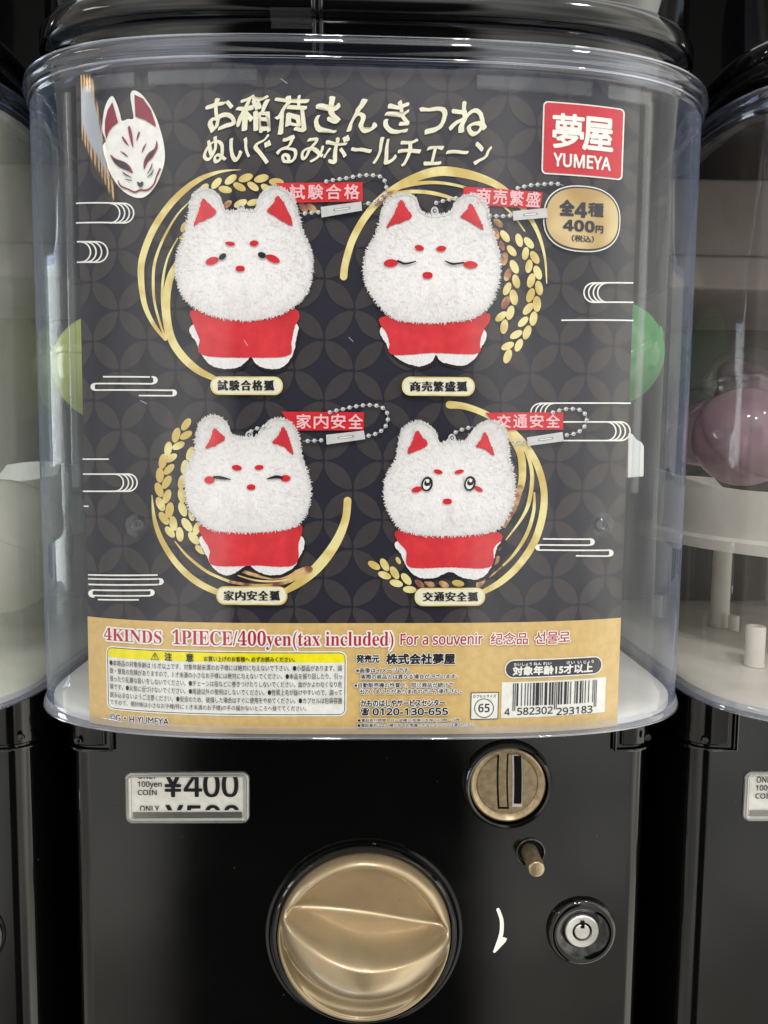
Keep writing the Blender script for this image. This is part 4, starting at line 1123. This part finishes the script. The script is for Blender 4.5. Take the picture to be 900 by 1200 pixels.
redtag([(568.3, 483.8), (659.4, 483.3), (659.4, 503.5), (587, 504)], [(582, 486.5), (655, 485.8), (655, 500.8), (582, 501.5)], '交通安全')
def plate(x0, y0, x1, y1, tx0, ty0, tx1, ty1, body):
    A = Art(10); h = (y1-y0)/2
    A.rrect((x0, y0), (x1, y1), h-1, 0); A.rrect((x0+1.6, y0+1.6), (x1-1.6, y1-1.6), h-2, 1)
    p_ = A.build('name_plate', [M['straw'], M['cream']], card)
    A = Art(11); n = len(body); pitch = (tx1-tx0)/(n-.17)
    for i, c in enumerate(body):
        A.text(c, (tx0+i*pitch, ty0), (tx0+(i+.83)*pitch, ty1), 0, bold=(.75, .12))
    A.build('plate_lettering', M['ink'], p_)
plate(247.6, 441.6, 332, 463, 256.6, 446.2, 321.6, 458, '試験合格狐')
plate(470.8, 441.8, 555.4, 464, 480.6, 447.5, 546.2, 459, '商売繁盛狐')
plate(254.4, 685.8, 337.3, 707.4, 263.8, 691.2, 328.2, 702.4, '家内安全狐')
plate(485.8, 688, 567.4, 709.2, 495.6, 692.8, 558.8, 703.4, '交通安全狐')

# ------------------------------------------------------------------ lettering on the gold band
band = bpy.data.objects['gold_band']
A = Art(4)
A.text(serif('4KINDS'), (122.5, 734.5), (190, 749.5), 1, outline=2.0, omi=0)
A.text(serif('1PIECE/400yen(tax included)'), (202.5, 736.8), (461, 754.5), 1, outline=2.0, omi=0, ref=serif('1PIECE/400'))
A.text(sans('For a souvenir'), (469.5, 742), (565, 755), 1, bold=.25, outline=1.5, omi=0)
A.text('纪念品', (574.7, 741.2), (617.8, 755), 1, bold=.15, outline=1.4, omi=0); A.text('선물로', (626.5, 739.8), (667, 754), 1, bold=.15, outline=1.4, omi=0)
A.build('price_line', [M['paper'], M['crimson']], band)
A = Art(3)
A.rrect((126, 757.6), (404.5, 828.8), 7, 0, 1.6); A.rrect((126, 757.6), (404.5, 828.8), 7, 1, 0); A.rrect((126, 757.6), (404.5, 828.8), 6.5, 0, -.9)
A.rrect((126.8, 758.6), (403.7, 769.2), 5.5, 2, 0); A.rrect((126.8, 764.5), (403.7, 769.2), .2, 2, 0)
cb = A.build('caution_box', [M['paper'], M['ink'], M['yellow']], band)
A = Art(6)
A.stroke([(182.3, 764.2, 1), (177.9, 772, 1), (186.9, 772.3, 1), (182.3, 764.2, 1)], 0, 0); A.stroke([(182.35, 767, 1.1), (182.4, 769.6, .9)], 0, 0, False); A.ell(182.4, 771, .6, .6)
A.text('注', (193.6, 764), (202.2, 773), 0, bold=.3); A.text('意', (218.8, 765), (227.2, 774.2), 0, bold=.3)
A.text('お買い上げのお客様へ 必ずお読みください。', (239.6, 768), (345.8, 774), 0, bold=.12, res=2)
lines = ['●本商品の対象年齢は 15 才以上です。対象年齢未満のお子様には絶対に与えないで下さい。●小部品があります。誤', '飲・窒息の危険がありますので、3 才未満の小さなお子様には絶対に与えないでください。●本品を振り回したり、引っ', '張ったり乱暴な扱いをしないでください。●チェーンは指などに巻きつけたりしないでください。血がかよわなくなり危',
         '険です。●火気に近づけないでください。●用途以外の使用はしないでください。●性質上毛が抜けやすいので、誤って', '飲み込まないようご注意ください。●安全のため、破損した場合はすぐに使用をやめてください。●カプセルは包装容器', 'ですので、開封後は小さなお子様(特に 3 才未満のお子様)の手の届かないところへ捨ててください。']
for i, l in enumerate(lines):
    y = 771.9+9.25*i
    A.text(l, (129.3+.15*i, y), ((401 if i < 5 else 359), y+6.9), 0, bold=.03, res=2)
A.build('caution_lettering', M['ink'], cb)
A = Art(4)
A.text('©G・H YUMEYA', (129, 835), (198.3, 843.4), 1, bold=.12, outline=1.1, omi=0)
A.text('発売元', (417.9, 767), (444.4, 775.8), 1, bold=.45, outline=1.3, omi=0); A.text('株式会社夢屋', (452.9, 765.6), (532.6, 777.6), 1, bold=.6, outline=1.4, omi=0)
for b, a, c, bo in (('※画像はイメージです。', (417.4, 782), (480.9, 787.8), .12), ('実際の商品とは異なる場合がございます。', (423, 789.3), (536, 795.1), .12), ('※自動販売機の性質上、同じ商品が続けて', (415.3, 799.2), (530.5, 805), .12), ('出てくることがありますのでご了承下さい。', (421.4, 806.6), (540.3, 812.3), .12)):
    A.text(b, a, c, 1, bold=bo, outline=.9, omi=0, res=2)
A.text('かものはしやサービスセンター', (423, 818.8), (520.8, 827), 1, bold=.3, outline=1.1, omi=0, res=2)
A.text('☎', (423, 828.6), (432.4, 836.8), 1, bold=.3, outline=1.1, omi=0); A.text(sans('0120-130-655'), (437, 828.9), (524.3, 836.8), 1, bold=.42, outline=1.1, omi=0)
A.text('●電話受付時間　月〜金曜日(祝祭日を除く)10時〜16時', (419, 841), (538, 845.2), 1, bold=.05, outline=.7, omi=0, res=2); A.text('●電話番号はよく確かめてお間違いのないようにご注意ください。', (419, 846.6), (556.6, 850.8), 1, bold=.05, outline=.7, omi=0, res=2)
A.build('maker_lettering', [M['paper'], M['ink']], band)
A = Art(4)
A.rrect((551.6, 811), (583.4, 842.6), .3, 1); A.rrect((552.5, 811.9), (582.5, 841.7), .3, 0)
A.text('カプセルサイズ', (554, 813.6), (581, 817.2), 1, bold=.12)
A.ell(566.9, 829.2, 11.6, 11.4, 0, 1, 40); A.ell(566.9, 829.2, 10.5, 10.3, 0, 0, 40); A.text(sansb('65'), (560.2, 824), (573.4, 834.2), 1)
A.build('capsule_size_box', [M['paper'], M['ink']], band)
A = Art(4)
A.rrect((592.6, 774), (703.6, 793.2), 9, 0, 1.3); A.rrect((592.6, 774), (703.6, 793.2), 9, 1)
A.text('対象年齢15才以上', (601, 780.8), (693.4, 790.9), 0, bold=.5)
for b, x0_, x1_ in (('たいしょう', 602, 622.6), ('ねん', 625, 634), ('れい', 636, 645.5), ('さい', 663.5, 673), ('い', 676.5, 680.5), ('じょう', 683.5, 695)):
    A.text(b, (x0_, 776.4+(x0_-602)*-.035), (x1_, 779.8+(x0_-602)*-.035), 0, bold=.12)
A.build('age_pill', [M['paper'], M['slate']], band)
A = Art(3); A.rrect((587.8, 799), (707.9, 841), .3, 0); bc = A.build('barcode_label', M['paper'], band)
A = Art(4)
Lc = ['0001101', '0011001', '0010011', '0111101', '0100011', '0110001', '0101111', '0111011', '0110111', '0001011']
Gc = [''.join('1' if q == '0' else '0' for q in l)[::-1] for l in Lc]; Rc = [''.join('1' if q == '0' else '0' for q in l) for l in Lc]
num = '4582302293183'; par = {'4': 'LGLLGG'}['4']
bits = '101'+''.join((Lc if p == 'L' else Gc)[int(d)] for p, d in zip(par, num[1:7]))+'01010'+''.join(Rc[int(d)] for d in num[7:])+'101'
xa_, zt_ = uv(601, 800.2); xb_, _ = uv(699, 800); _, z_l = uv(601, 826.8); _, z_g = uv(601, 832.5)
mw = (xb_-xa_)/95; i = 0
while i < 95:
    if bits[i] == '1':
        j = i
        while j < 95 and bits[j] == '1': j += 1
        lo_ = z_g if (i < 3 or 45 <= i < 50 or i >= 92) else z_l
        A.poly_uv([(xa_+i*mw, lo_), (xa_+j*mw, lo_), (xa_+j*mw, zt_), (xa_+i*mw, zt_)]); i = j
    else: i += 1
A.text(sans('4'), (591, 829.6), (596.8, 837.6), 0, bold=.15); A.text(sans('582302'), (605.8, 828.8), (647, 837.2), 0, bold=.15); A.text(sans('293183'), (652, 828.9), (693.4, 837.3), 0, bold=.15)
A.build('barcode', M['ink'], bc)
